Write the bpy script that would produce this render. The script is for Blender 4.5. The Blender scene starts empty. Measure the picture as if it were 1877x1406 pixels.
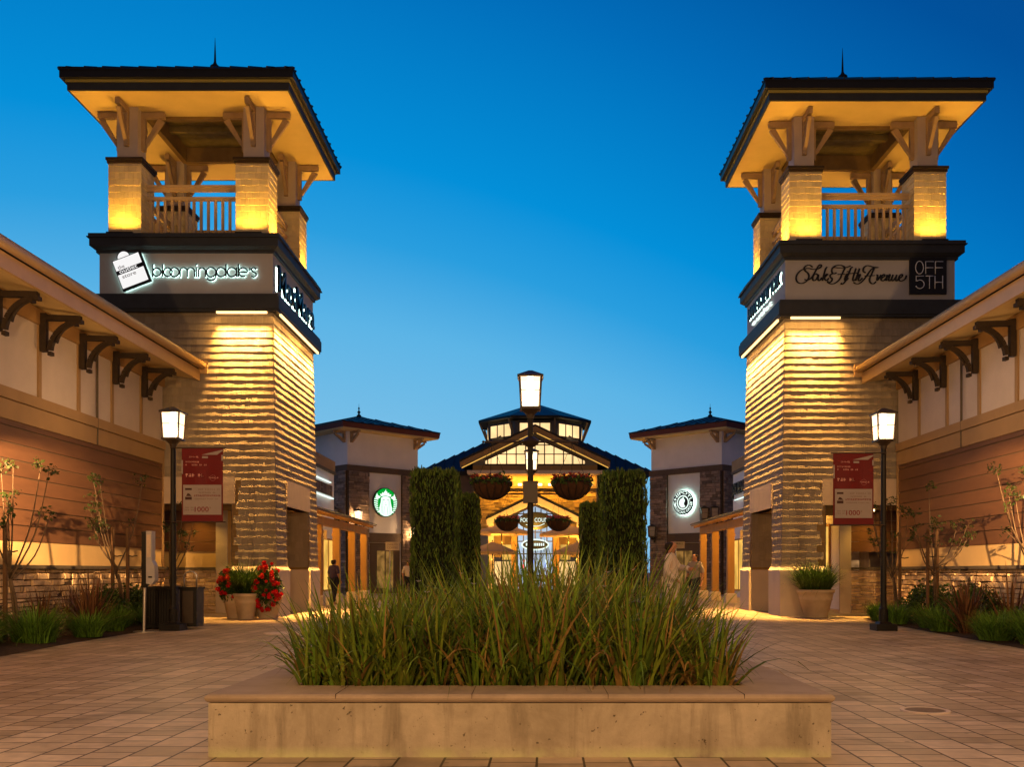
import bpy, bmesh, math, random
from mathutils import Vector, Matrix
R = math.radians
rnd = random.Random(7)
S = bpy.context.scene
COL = S.collection

# ------------------------------------------------------------ camera
cam_d = bpy.data.cameras.new("camera"); cam = bpy.data.objects.new("camera", cam_d); COL.objects.link(cam)
cam.location = (0, 0, 1.15); cam.rotation_euler = (R(90), 0, 0)
cam_d.sensor_width = 36; cam_d.lens = 33.56
cam_d.shift_x = -0.021; cam_d.shift_y = 0.1838
cam_d.clip_end = 2000
S.camera = cam
S.view_settings.view_transform = 'Standard'; S.view_settings.look = 'None'
S.view_settings.gamma = 1; S.view_settings.exposure = 0
S.cycles.use_denoising = True
S.cycles.max_bounces = 6; S.cycles.transparent_max_bounces = 12
S.cycles.sample_clamp_indirect = 4

# ------------------------------------------------------------ dusk sky
W = bpy.data.worlds.new("World"); S.world = W; W.use_nodes = True
nt = W.node_tree; nt.nodes.clear()
def N(nt, t, **k):
    n = nt.nodes.new(t)
    for a, b in k.items(): setattr(n, a, b)
    return n
tc = N(nt, 'ShaderNodeTexCoord'); sp = N(nt, 'ShaderNodeSeparateXYZ'); nt.links.new(tc.outputs['Generated'], sp.inputs[0])
mx0 = N(nt, 'ShaderNodeMath', operation='MULTIPLY_ADD'); nt.links.new(sp.outputs[0], mx0.inputs[0]); mx0.inputs[1].default_value = .42; mx0.inputs[2].default_value = .28
mx = N(nt, 'ShaderNodeMath', operation='MULTIPLY_ADD'); nt.links.new(sp.outputs[0], mx.inputs[0]); nt.links.new(mx0.outputs[0], mx.inputs[1])
nt.links.new(sp.outputs[2], mx.inputs[2])
rp = N(nt, 'ShaderNodeValToRGB'); nt.links.new(mx.outputs[0], rp.inputs[0])
SK = [(0.0, (.26, .55, .80)), (.10, (.19, .52, .80)), (.21, (.107, .456, .79)), (.29, (.022, .34, .735)), (.36, (.0005, .275, .69)),
      (.515, (0, .150, .485)), (.62, (0, .082, .33)), (.8, (.004, .05, .2)), (1.0, (.006, .035, .13))]
cr = rp.color_ramp
while len(cr.elements) < len(SK): cr.elements.new(.5)
for e, (p, c) in zip(cr.elements, SK): e.position = p; e.color = (*c, 1)
# east (behind the viewer) is already night: darker and greyer
ry = N(nt, 'ShaderNodeMapRange'); ry.inputs[1].default_value = .1; ry.inputs[2].default_value = -.35
nt.links.new(sp.outputs[1], ry.inputs[0])
mixw = N(nt, 'ShaderNodeMix', data_type='RGBA'); nt.links.new(ry.outputs[0], mixw.inputs[0])
nt.links.new(rp.outputs[0], mixw.inputs[6]); mixw.inputs[7].default_value = (.068, .060, .080, 1)
sky = N(nt, 'ShaderNodeTexSky', sky_type='NISHITA'); sky.sun_disc = False
sky.sun_elevation = R(-4); sky.sun_rotation = R(-60)
add = N(nt, 'ShaderNodeMix', data_type='RGBA', blend_type='ADD'); add.inputs[0].default_value = .02
nt.links.new(mixw.outputs[2], add.inputs[6]); nt.links.new(sky.outputs[0], add.inputs[7])
bg = N(nt, 'ShaderNodeBackground'); nt.links.new(add.outputs[2], bg.inputs[0]); bg.inputs[1].default_value = 1.0
ow = N(nt, 'ShaderNodeOutputWorld'); nt.links.new(bg.outputs[0], ow.inputs[0])

WARM = (1, .555, .21); AMBER = (1, .49, .055); LED = (1, .50, .11)
P_POST = 160.0      # street lanterns
P_UP = 36.0         # belvedere uplights
P_STRIP = 135.0     # wall washing strips, per metre
# ------------------------------------------------------------ materials
def mat(name, col, rough=.85, var=.15, scale=3., bump=0., bscale=30., metal=0., island=0., spec=.3, col2=None, trans=0., zst=1.):
    m = bpy.data.materials.new(name); m.use_nodes = True
    nt = m.node_tree; b = nt.nodes['Principled BSDF']
    b.inputs['Roughness'].default_value = rough; b.inputs['Metallic'].default_value = metal
    b.inputs['Specular IOR Level'].default_value = spec
    tc = N(nt, 'ShaderNodeTexCoord'); mp = N(nt, 'ShaderNodeMapping'); mp.inputs['Scale'].default_value = (1, 1, zst)
    nt.links.new(tc.outputs['Object'], mp.inputs[0])
    no = N(nt, 'ShaderNodeTexNoise'); no.inputs['Scale'].default_value = scale; no.inputs['Detail'].default_value = 5
    no.inputs['Roughness'].default_value = .6
    nt.links.new(mp.outputs[0], no.inputs[0])
    c0 = N(nt, 'ShaderNodeMix', data_type='RGBA'); c0.inputs[6].default_value = (*col, 1)
    c0.inputs[7].default_value = (*(col2 or col), 1)
    mr = N(nt, 'ShaderNodeMapRange'); mr.inputs[1].default_value = .3; mr.inputs[2].default_value = .7
    mr.inputs[3].default_value = 1 - var; mr.inputs[4].default_value = 1 + var
    nt.links.new(no.outputs[0], mr.inputs[0])
    val = mr.outputs[0]
    if island:
        g = N(nt, 'ShaderNodeNewGeometry'); mi = N(nt, 'ShaderNodeMapRange')
        mi.inputs[3].default_value = 1 - island; mi.inputs[4].default_value = 1 + island
        nt.links.new(g.outputs['Random Per Island'], mi.inputs[0])
        mm = N(nt, 'ShaderNodeMath', operation='MULTIPLY'); nt.links.new(val, mm.inputs[0]); nt.links.new(mi.outputs[0], mm.inputs[1]); val = mm.outputs[0]
        if col2:
            w = N(nt, 'ShaderNodeTexWhiteNoise', noise_dimensions='1D'); nt.links.new(g.outputs['Random Per Island'], w.inputs['W'])
            nt.links.new(w.outputs['Value'], c0.inputs[0])
        else: c0.inputs[0].default_value = 0
    elif col2:
        m2 = N(nt, 'ShaderNodeMapRange'); m2.inputs[1].default_value = .35; m2.inputs[2].default_value = .65
        nt.links.new(no.outputs[0], m2.inputs[0]); nt.links.new(m2.outputs[0], c0.inputs[0])
    else: c0.inputs[0].default_value = 0
    h = N(nt, 'ShaderNodeVectorMath', operation='SCALE'); nt.links.new(c0.outputs[2], h.inputs[0]); nt.links.new(val, h.inputs['Scale'])
    nt.links.new(h.outputs[0], b.inputs['Base Color'])
    if bump:
        n2 = N(nt, 'ShaderNodeTexNoise'); n2.inputs['Scale'].default_value = bscale; n2.inputs['Detail'].default_value = 4
        nt.links.new(mp.outputs[0], n2.inputs[0])
        bp = N(nt, 'ShaderNodeBump'); bp.inputs['Strength'].default_value = bump; bp.inputs['Distance'].default_value = .02
        nt.links.new(n2.outputs[0], bp.inputs['Height']); nt.links.new(bp.outputs[0], b.inputs['Normal'])
    if trans:
        tr = N(nt, 'ShaderNodeBsdfTranslucent'); nt.links.new(h.outputs[0], tr.inputs[0])
        ms = N(nt, 'ShaderNodeMixShader'); ms.inputs[0].default_value = trans
        nt.links.new(b.outputs[0], ms.inputs[1]); nt.links.new(tr.outputs[0], ms.inputs[2])
        nt.links.new(ms.outputs[0], nt.nodes['Material Output'].inputs[0])
    return m

def emis(name, col, s, var=0., scale=2.):
    m = bpy.data.materials.new(name); m.use_nodes = True; nt = m.node_tree; nt.nodes.clear()
    e = N(nt, 'ShaderNodeEmission'); e.inputs[0].default_value = (*col, 1); e.inputs[1].default_value = s
    if var:
        tc = N(nt, 'ShaderNodeTexCoord'); no = N(nt, 'ShaderNodeTexNoise'); no.inputs['Scale'].default_value = scale; no.inputs['Detail'].default_value = 3
        nt.links.new(tc.outputs['Object'], no.inputs[0])
        mr = N(nt, 'ShaderNodeMapRange'); mr.inputs[1].default_value = .35; mr.inputs[2].default_value = .65
        mr.inputs[3].default_value = s * (1 - var); mr.inputs[4].default_value = s * (1 + var)
        nt.links.new(no.outputs[0], mr.inputs[0]); nt.links.new(mr.outputs[0], e.inputs[1])
    o = N(nt, 'ShaderNodeOutputMaterial'); nt.links.new(e.outputs[0], o.inputs[0])
    return m

def glassy(name, col, s, clear=.5):
    m = bpy.data.materials.new(name); m.use_nodes = True; nt = m.node_tree; nt.nodes.clear()
    e = N(nt, 'ShaderNodeEmission'); e.inputs[0].default_value = (*col, 1); e.inputs[1].default_value = s
    t = N(nt, 'ShaderNodeBsdfTransparent'); ms = N(nt, 'ShaderNodeMixShader'); ms.inputs[0].default_value = clear
    o = N(nt, 'ShaderNodeOutputMaterial')
    nt.links.new(e.outputs[0], ms.inputs[1]); nt.links.new(t.outputs[0], ms.inputs[2]); nt.links.new(ms.outputs[0], o.inputs[0])
    return m

M = {}
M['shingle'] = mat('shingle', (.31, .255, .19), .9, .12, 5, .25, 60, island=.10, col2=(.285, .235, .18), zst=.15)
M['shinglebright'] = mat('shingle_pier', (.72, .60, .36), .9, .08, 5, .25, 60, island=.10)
M['slate'] = mat('slate_trim', (.036, .040, .048), .6, .12, 4, .05)
M['signbox'] = mat('sign_box_stucco', (.42, .41, .43), .9, .06, 2, .15, 90)
M['stucco'] = mat('stucco', (.56, .48, .42), .9, .07, 1.5, .2, 90)
M['tan'] = mat('tan_trim', (.33, .21, .10), .8, .08, 2, .1, 60)
M['tandark'] = mat('tan_frieze', (.34, .20, .08), .8, .08, 2, .1, 60)
M['siding'] = mat('siding_board', (.125, .058, .030), .7, .12, 2, .12, 70, island=.10, zst=6)
M['cream'] = mat('cream_band', (.62, .43, .20), .85, .06, 2, .1, 80)
M['capstone'] = mat('dark_cap', (.10, .08, .06), .8, .15, 6)
M['stone'] = mat('ledgestone', (.74, .54, .32), .9, .22, 7, .6, 25, island=.28, col2=(.56, .38, .22))
M['stonedark'] = mat('ledgestone_brown', (.20, .155, .13), .9, .22, 7, .5, 20, island=.35, col2=(.33, .24, .19))
M['mortar'] = mat('mortar', (.07, .045, .03), .95, .1)
M['gutter'] = mat('gutter_paint', (.52, .33, .14), .45, .06, 3, spec=.5)
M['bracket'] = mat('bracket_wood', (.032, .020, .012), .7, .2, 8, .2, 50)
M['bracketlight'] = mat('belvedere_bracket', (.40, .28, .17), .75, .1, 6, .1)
M['post'] = mat('post_cream', (.52, .44, .40), .8, .05, 3)
M['soffit'] = mat('soffit', (.66, .50, .24), .85, .05, 2)
M['coffer'] = mat('coffer_wood', (.22, .17, .07), .8, .2, 5)
M['beam'] = mat('coffer_beam', (.22, .14, .06), .8, .1, 5)
M['roofdark'] = mat('metal_roof', (.022, .022, .026), .45, .1, 3, metal=.3)
M['yellowtrim'] = mat('eave_strip', (.45, .38, .10), .6, .05)
M['rail'] = mat('railing_paint', (.50, .36, .22), .7, .06, 4)
M['plinth'] = mat('precast_plinth', (.76, .62, .48), .85, .06, 2, .15, 60)
M['lintel'] = mat('stone_lintel', (.58, .46, .36), .85, .07, 3, .2, 40)
M['black'] = mat('black_metal', (.007, .006, .006), .5, .1, 5, spec=.3)
M['bronze'] = mat('bronze_metal', (.035, .022, .014), .45, .15, 6, spec=.5)
M['red'] = mat('banner_red', (.13, .002, .006), .6, .06, 3, trans=.15)
M['bannerwhite'] = mat('banner_white', (.34, .29, .29), .6, .04, 3, trans=.15)
M['ink'] = mat('print_grey', (.24, .16, .15), .7, .05)
M['inkdark'] = mat('print_dark', (.05, .02, .02), .7, .05)
M['inkred'] = mat('print_red', (.20, .015, .02), .7, .05)
M['inkpink'] = mat('print_pink', (.62, .30, .28), .7, .05)
M['concrete'] = mat('planter_concrete', (.50, .37, .23), .9, .34, 2.6, .35, 35, col2=(.24, .175, .11))
M['coping'] = mat('planter_coping', (.38, .29, .21), .85, .14, 4, .2, 60)
M['soil'] = mat('soil', (.028, .018, .010), .95, .4, 9, .8, 25)
M['mulch'] = mat('mulch', (.06, .035, .018), .95, .45, 12, 1., 30)
M['grass'] = mat('grass_blade', (.095, .19, .020), .45, .25, 4, island=.6, col2=(.22, .26, .028), trans=.35)
M['grassdry'] = mat('grass_dry', (.44, .27, .08), .6, .25, 4, island=.5, col2=(.22, .14, .03), trans=.35)
M['lomandra'] = mat('lomandra_blade', (.17, .33, .04), .5, .2, 4, island=.5, col2=(.07, .17, .02), trans=.3)
M['grasspot'] = mat('pot_grass_blade', (.05, .10, .015), .5, .2, 4, island=.5, col2=(.025, .06, .01), trans=.3)
M['flax'] = mat('flax_blade', (.085, .035, .018), .4, .25, 4, island=.5, col2=(.22, .11, .05), trans=.15)
M['leafdark'] = mat('leaf_dark', (.035, .075, .014), .5, .3, 3, island=.5, col2=(.07, .12, .022), trans=.2)
M['hedge'] = mat('hedge_leaf', (.035, .085, .012), .6, .45, 1.3, island=.6, col2=(.10, .15, .018), trans=.15)
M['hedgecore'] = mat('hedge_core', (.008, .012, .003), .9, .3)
M['leaf'] = mat('leaf_green', (.022, .045, .010), .5, .25, 3, island=.45, col2=(.045, .055, .014), trans=.25)
M['bark'] = mat('bark', (.12, .08, .05), .85, .25, 9, .5, 40)
M['stake'] = mat('stake_wood', (.12, .065, .032), .85, .2, 7, .2)
M['tie'] = mat('tie_rubber', (.02, .015, .012), .7)
M['petalred'] = mat('petal_red', (.62, .008, .008), .5, .2, 8, island=.3, trans=.2)
M['petaldull'] = mat('petal_dull_red', (.26, .035, .025), .5, .2, 8, island=.4, trans=.2)
M['petalpink'] = mat('petal_pink', (.55, .10, .09), .5, .2, 8, island=.4, trans=.2)
M['petalwhite'] = mat('petal_white', (.75, .66, .62), .5, .08, 8, trans=.2)
M['pot'] = mat('pot_stone', (.52, .40, .28), .85, .1, 5, .15, 60)
M['coir'] = mat('coir_liner', (.050, .022, .010), .95, .3, 14, .6, 50)
M['steel'] = mat('brushed_steel', (.45, .42, .40), .35, .05, 3, metal=.8)
M['silver'] = mat('silver_plastic', (.42, .40, .42), .4, .05)
M['paper'] = mat('paper_panel', (.62, .50, .38), .7, .08, 20)
M['timber'] = mat('timber_post', (.50, .27, .085), .75, .12, 4, .15, zst=.3)
M['farwhite'] = mat('far_stucco', (.86, .82, .82), .9, .06, 1, .1, 40)
M['farbrown'] = mat('far_brown_band', (.13, .09, .065), .85, .08, 2)
M['fascia'] = mat('red_fascia', (.15, .045, .030), .7, .08, 3)
M['farwall'] = mat('far_tan_wall', (.28, .20, .15), .85, .08, 2)
M['greywall'] = mat('grey_blue_wall', (.20, .19, .20), .85, .08, 2)
M['amberstone'] = mat('amber_ledgestone', (.60, .38, .12), .9, .2, 4, .5, 15, island=.28)
M['mullion'] = mat('mullion', (.06, .045, .03), .6, .05)
M['canvas'] = mat('canvas', (.62, .42, .24), .9, .06, 3, trans=.3)
M['skin'] = mat('skin', (.42, .20, .12), .6, .05)
M['hair'] = mat('hair', (.02, .012, .008), .6, .1)
M['coat'] = mat('white_coat', (.66, .56, .48), .9, .06, 5)
M['greyshirt'] = mat('grey_shirt', (.30, .25, .22), .9, .06, 5)
M['navy'] = mat('dark_trousers', (.02, .02, .03), .9, .06, 5)
M['purple'] = mat('violet_top', (.07, .05, .11), .9, .06, 5)
M['tanbag'] = mat('tan_cloth', (.35, .2, .12), .9)
M['signblack'] = mat('sign_black', (.012, .012, .016), .5, .05)
M['signdark'] = mat('sign_letter_dark', (.012, .022, .034), .4, .05)
M['signgreen'] = emis('sign_green_lit', (.0, .36, .03), 1.0)
M['signwhite'] = emis('sign_white_lit', (.82, 1, .90), 1.25)
M['signwhite2'] = emis('sign_face_lit', (1, .98, .97), .95)
M['halo'] = emis('sign_halo', (.62, 1, .86), 9.5)
M['edgeglow'] = emis('gable_edge_lit', (1, .52, .10), .9)
M['doorglow'] = emis('door_glow', (1, .5, .12), .22, .5, 3)
M['offtext'] = mat('sign_pale_letter', (.85, .88, .95), .5)
M['led'] = emis('led_strip', (1, .58, .22), 3.2)
M['win'] = emis('window_lit', (1, .62, .22), 1.05, .25, 1.2)
M['winpale'] = emis('window_pale', (1, .66, .30), 1.3, .22, .6)
M['wincool'] = emis('window_cool', (.66, .82, 1), .75, .2, .8)
M['winyellow'] = emis('window_yellow', (1, .55, .10), .9, .3, 1)
M['neonred'] = emis('neon_red', (1, .12, .10), 1.5)
M['neonblue'] = emis('neon_blue', (.25, .4, 1), 1.5)
M['downlight'] = emis('downlight', (1, .72, .3), 6)
M['bulb'] = emis('bulb', (1, .80, .50), 35)
M['lglass'] = glassy('lantern_glass', (1, .68, .40), 4.2, .55)
M['lglassoff'] = mat('lantern_glass_unlit', (.32, .25, .21), .4, .05)
M['disc'] = mat('pale_cover', (.75, .62, .50), .6, .08, 8)
M['cover'] = mat('cover_iron', (.20, .13, .08), .6, .25, 20)

def concrete():
    m = bpy.data.materials.new('planter_concrete'); m.use_nodes = True; nt = m.node_tree; b = nt.nodes['Principled BSDF']
    tc = N(nt, 'ShaderNodeTexCoord')
    def noise(sc, det, scl=(1, 1, 1), dist=0., loc=(0, 0, 0)):
        mp = N(nt, 'ShaderNodeMapping'); mp.inputs['Scale'].default_value = scl; mp.inputs['Location'].default_value = loc; nt.links.new(tc.outputs['Object'], mp.inputs[0])
        n = N(nt, 'ShaderNodeTexNoise'); n.inputs['Scale'].default_value = sc; n.inputs['Detail'].default_value = det; n.inputs['Roughness'].default_value = .65; n.inputs['Distortion'].default_value = dist
        nt.links.new(mp.outputs[0], n.inputs[0]); return n.outputs[0]
    def rng(x, a, b_, c, d):
        r = N(nt, 'ShaderNodeMapRange'); r.inputs[1].default_value = a; r.inputs[2].default_value = b_; r.inputs[3].default_value = c; r.inputs[4].default_value = d; nt.links.new(x, r.inputs[0]); return r.outputs[0]
    def mix(f, a, b_):
        x = N(nt, 'ShaderNodeMix', data_type='RGBA'); nt.links.new(f, x.inputs[0])
        for i, v in ((6, a), (7, b_)):
            if isinstance(v, tuple): x.inputs[i].default_value = (*v, 1)
            else: nt.links.new(v, x.inputs[i])
        return x.outputs[2]
    base = mix(rng(noise(2.4, 9, dist=.35), .36, .66, 0, 1), (.52, .44, .33), (.33, .275, .20))          # blotches
    base = mix(rng(noise(3.2, 6, (1.6, 1, .22), .3, (3, 0, 0)), .50, .68, 0, .75), base, (.18, .145, .10))     # run-down streaks
    base = mix(rng(noise(1.3, 3, (1, 1, .6), .2, (9, 0, 0)), .60, .70, 0, .8), base, (.66, .55, .41))         # pale patched areas
    base = mix(rng(noise(26, 3), .66, .72, 0, .9), base, (.08, .06, .04))                                     # bug holes
    sep = N(nt, 'ShaderNodeSeparateXYZ'); nt.links.new(tc.outputs['Object'], sep.inputs[0])
    low = N(nt, 'ShaderNodeMath', operation='MULTIPLY'); nt.links.new(rng(sep.outputs[2], .075, .0, 0, 1), low.inputs[0]); nt.links.new(rng(noise(4, 4), .35, .6, 0, 1), low.inputs[1])
    base = mix(low.outputs[0], base, (.55, .56, .30))                                                         # pale greenish line at the foot
    nt.links.new(base, b.inputs['Base Color']); b.inputs['Roughness'].default_value = .92; b.inputs['Specular IOR Level'].default_value = .2
    bp = N(nt, 'ShaderNodeBump'); bp.inputs['Strength'].default_value = .8; bp.inputs['Distance'].default_value = .008
    nt.links.new(noise(22, 8), bp.inputs['Height']); nt.links.new(bp.outputs[0], b.inputs['Normal'])
    return m
M['concrete'] = concrete()
def paving():
    m = bpy.data.materials.new('pavers'); m.use_nodes = True; nt = m.node_tree; b = nt.nodes['Principled BSDF']
    tc = N(nt, 'ShaderNodeTexCoord'); mp = N(nt, 'ShaderNodeMapping'); mp.inputs['Rotation'].default_value = (0, 0, R(90.8))
    mp.inputs['Location'].default_value = (0, .06, 0)
    nt.links.new(tc.outputs['Object'], mp.inputs[0])
    br = N(nt, 'ShaderNodeTexBrick'); br.inputs['Scale'].default_value = 1; br.inputs['Mortar Size'].default_value = .008
    br.inputs['Mortar Smooth'].default_value = .15
    br.inputs['Brick Width'].default_value = .205; br.inputs['Row Height'].default_value = .283; br.offset = .37; br.offset_frequency = 2
    br.squash = 1.6; br.squash_frequency = 3
    br.inputs['Color1'].default_value = (.40, .30, .185, 1); br.inputs['Color2'].default_value = (.64, .50, .345, 1)
    br.inputs['Mortar'].default_value = (.035, .02, .012, 1); br.inputs['Bias'].default_value = 0
    nt.links.new(mp.outputs[0], br.inputs[0])
    no = N(nt, 'ShaderNodeTexNoise'); no.inputs['Scale'].default_value = .55; no.inputs['Detail'].default_value = 6
    nt.links.new(tc.outputs['Object'], no.inputs[0])
    n3 = N(nt, 'ShaderNodeTexNoise'); n3.inputs['Scale'].default_value = 9; n3.inputs['Detail'].default_value = 5
    nt.links.new(tc.outputs['Object'], n3.inputs[0])
    mr = N(nt, 'ShaderNodeMapRange'); mr.inputs[1].default_value = .3; mr.inputs[2].default_value = .7; mr.inputs[3].default_value = .72; mr.inputs[4].default_value = 1.2
    nt.links.new(no.outputs[0], mr.inputs[0])
    mr3 = N(nt, 'ShaderNodeMapRange'); mr3.inputs[1].default_value = .3; mr3.inputs[2].default_value = .7; mr3.inputs[3].default_value = .82; mr3.inputs[4].default_value = 1.15
    nt.links.new(n3.outputs[0], mr3.inputs[0])
    mm = N(nt, 'ShaderNodeMath', operation='MULTIPLY'); nt.links.new(mr.outputs[0], mm.inputs[0]); nt.links.new(mr3.outputs[0], mm.inputs[1])
    sc = N(nt, 'ShaderNodeVectorMath', operation='SCALE'); nt.links.new(br.outputs[0], sc.inputs[0]); nt.links.new(mm.outputs[0], sc.inputs['Scale'])
    vo = N(nt, 'ShaderNodeTexVoronoi'); vo.inputs['Scale'].default_value = 2.6; nt.links.new(tc.outputs['Object'], vo.inputs[0])
    gm = N(nt, 'ShaderNodeMapRange'); gm.inputs[1].default_value = .035; gm.inputs[2].default_value = .055; gm.inputs[3].default_value = .45; gm.inputs[4].default_value = 1; nt.links.new(vo.outputs['Distance'], gm.inputs[0])
    n4 = N(nt, 'ShaderNodeTexNoise'); n4.inputs['Scale'].default_value = 1.7; n4.inputs['Detail'].default_value = 8; n4.inputs['Distortion'].default_value = .8; nt.links.new(tc.outputs['Object'], n4.inputs[0])
    sm = N(nt, 'ShaderNodeMapRange'); sm.inputs[1].default_value = .56; sm.inputs[2].default_value = .70; sm.inputs[3].default_value = 1; sm.inputs[4].default_value = .62; nt.links.new(n4.outputs[0], sm.inputs[0])
    ml = N(nt, 'ShaderNodeMath', operation='MULTIPLY'); nt.links.new(gm.outputs[0], ml.inputs[0]); nt.links.new(sm.outputs[0], ml.inputs[1])
    s2 = N(nt, 'ShaderNodeVectorMath', operation='SCALE'); nt.links.new(sc.outputs[0], s2.inputs[0]); nt.links.new(ml.outputs[0], s2.inputs['Scale'])
    nt.links.new(s2.outputs[0], b.inputs['Base Color'])
    rr = N(nt, 'ShaderNodeMapRange'); rr.inputs[3].default_value = .32; rr.inputs[4].default_value = .62
    nt.links.new(n3.outputs[0], rr.inputs[0]); nt.links.new(rr.outputs[0], b.inputs['Roughness'])
    b.inputs['Specular IOR Level'].default_value = .5
    inv = N(nt, 'ShaderNodeMath', operation='MULTIPLY_ADD'); inv.inputs[1].default_value = -1; inv.inputs[2].default_value = 1
    nt.links.new(br.outputs['Fac'], inv.inputs[0])
    ad = N(nt, 'ShaderNodeMath', operation='MULTIPLY_ADD'); nt.links.new(n3.outputs[0], ad.inputs[0]); ad.inputs[1].default_value = .35
    nt.links.new(inv.outputs[0], ad.inputs[2])
    bp = N(nt, 'ShaderNodeBump'); bp.inputs['Strength'].default_value = .6; bp.inputs['Distance'].default_value = .008
    nt.links.new(ad.outputs[0], bp.inputs['Height']); nt.links.new(bp.outputs[0], b.inputs['Normal'])
    return m
M['pavers'] = paving()
M['farground'] = mat('far_ground', (.10, .075, .05), .9, .2, .2)

# ------------------------------------------------------------ geometry helpers
class Face:
    """a vertical plane: o = point at u=0, z=0; n = outward normal; u runs to the viewer's right"""
    def __init__(s, ox, oy, nx, ny):
        l = math.hypot(nx, ny); s.o = (ox, oy); s.n = (nx / l, ny / l); s.u = (-ny / l, nx / l)
    def p(s, u, z, out=0.):
        return (s.o[0] + s.u[0] * u + s.n[0] * out, s.o[1] + s.u[1] * u + s.n[1] * out, z)
class MB:
    def __init__(s): s.v = []; s.f = []
    def add(s, vs, fs):
        b = len(s.v); s.v += [tuple(v) for v in vs]; s.f += [tuple(i + b for i in f) for f in fs]; return s
    def hexa(s, p): return s.add(p, [(0, 3, 2, 1), (4, 5, 6, 7), (0, 1, 5, 4), (1, 2, 6, 5), (2, 3, 7, 6), (3, 0, 4, 7)])
    def box(s, x0, x1, y0, y1, z0, z1):
        return s.hexa([(x0, y0, z0), (x1, y0, z0), (x1, y1, z0), (x0, y1, z0), (x0, y0, z1), (x1, y0, z1), (x1, y1, z1), (x0, y1, z1)])
    def sq(s, cx, cy, h, z0, z1, h1=None):
        h1 = h if h1 is None else h1
        return s.hexa([(cx - h, cy - h, z0), (cx + h, cy - h, z0), (cx + h, cy + h, z0), (cx - h, cy + h, z0),
                       (cx - h1, cy - h1, z1), (cx + h1, cy - h1, z1), (cx + h1, cy + h1, z1), (cx - h1, cy + h1, z1)])
    def fb(s, F, u0, u1, z0, z1, o0, o1):
        return s.hexa([F.p(u0, z0, o1), F.p(u1, z0, o1), F.p(u1, z0, o0), F.p(u0, z0, o0), F.p(u0, z1, o1), F.p(u1, z1, o1), F.p(u1, z1, o0), F.p(u0, z1, o0)])
    def fpoly(s, F, pts, o0, o1):
        n = len(pts); v = [F.p(u, z, o1) for u, z in pts] + [F.p(u, z, o0) for u, z in pts]
        return s.add(v, [tuple(range(n)), tuple(range(2 * n - 1, n - 1, -1))] + [(i, i + n, (i + 1) % n + n, (i + 1) % n) for i in range(n)])
    def bar(s, a, b, w, h=None, up=(0, 0, 1)):
        h = w if h is None else h; a = Vector(a); b = Vector(b); d = (b - a).normalized()
        x = d.cross(Vector(up))
        if x.length < 1e-4: x = d.cross(Vector((1, 0, 0)))
        x.normalize(); y = x.cross(d); x *= w / 2; y *= h / 2
        return s.hexa([a - x - y, a + x - y, a + x + y, a - x + y, b - x - y, b + x - y, b + x + y, b - x + y])
    def tube(s, pts, r, n=8, cap=True):
        pts = [Vector(p) for p in pts]; k = len(pts)
        rs = r if isinstance(r, (list, tuple)) else [r] * k
        vs = []; prev = None
        for i, p in enumerate(pts):
            d = (pts[min(i + 1, k - 1)] - pts[max(i - 1, 0)])
            if d.length < 1e-7: d = Vector((0, 0, 1))
            d.normalize()
            if prev is None:
                x = d.cross(Vector((0, 0, 1)))
                if x.length < .05: x = d.cross(Vector((1, 0, 0)))
            else: x = prev - d * prev.dot(d)
            x.normalize(); prev = x; y = d.cross(x)
            for j in range(n):
                a = 2 * math.pi * j / n; vs.append(p + (x * math.cos(a) + y * math.sin(a)) * rs[i])
        fs = [(i * n + j, i * n + (j + 1) % n, (i + 1) * n + (j + 1) % n, (i + 1) * n + j) for i in range(k - 1) for j in range(n)]
        if cap: fs += [tuple(range(n - 1, -1, -1)), tuple(range((k - 1) * n, k * n))]
        return s.add(vs, fs)
    def lathe(s, prof, c, n=24, cap=True):
        vs = [(c[0] + r * math.cos(2 * math.pi * j / n), c[1] + r * math.sin(2 * math.pi * j / n), c[2] + z) for r, z in prof for j in range(n)]
        k = len(prof)
        fs = [(i * n + j, i * n + (j + 1) % n, (i + 1) * n + (j + 1) % n, (i + 1) * n + j) for i in range(k - 1) for j in range(n)]
        if cap: fs += [tuple(range(n - 1, -1, -1)), tuple(range((k - 1) * n, k * n))]
        return s.add(vs, fs)
    def blade(s, base, az, lean, L, w, droop=1.2, n=4, twist=0.):
        """an arching leaf blade"""
        x, y, z = base; ca, sa = math.cos(az), math.sin(az); ang = lean; r = 0; h = 0; vs = []
        px, py = -math.sin(az + twist), math.cos(az + twist)
        for i in range(n + 1):
            t = i / n; ww = w * (1 - t ** 2.2) * .5 * (.7 + .3 * min(1, t * 4)) + .0006
            cx, cy, cz = x + ca * r, y + sa * r, z + h
            vs += [(cx - px * ww, cy - py * ww, cz), (cx + px * ww, cy + py * ww, cz)]
            ang += droop / n * (0.4 + t); r += math.sin(ang) * L / n; h += math.cos(ang) * L / n
        return s.add(vs, [(2 * i, 2 * i + 1, 2 * i + 3, 2 * i + 2) for i in range(n)])
    def leaf(s, c, size, q=rnd):
        a = Vector((q.gauss(0, 1), q.gauss(0, 1), q.gauss(0, 1))).normalized(); b = a.cross(Vector((q.gauss(0, 1), q.gauss(0, 1), q.gauss(0, 1)))).normalized()
        c = Vector(c); a *= size * .6; b *= size * .32
        return s.add([c - a, c + b, c + a, c - b], [(0, 1, 2, 3)])
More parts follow.
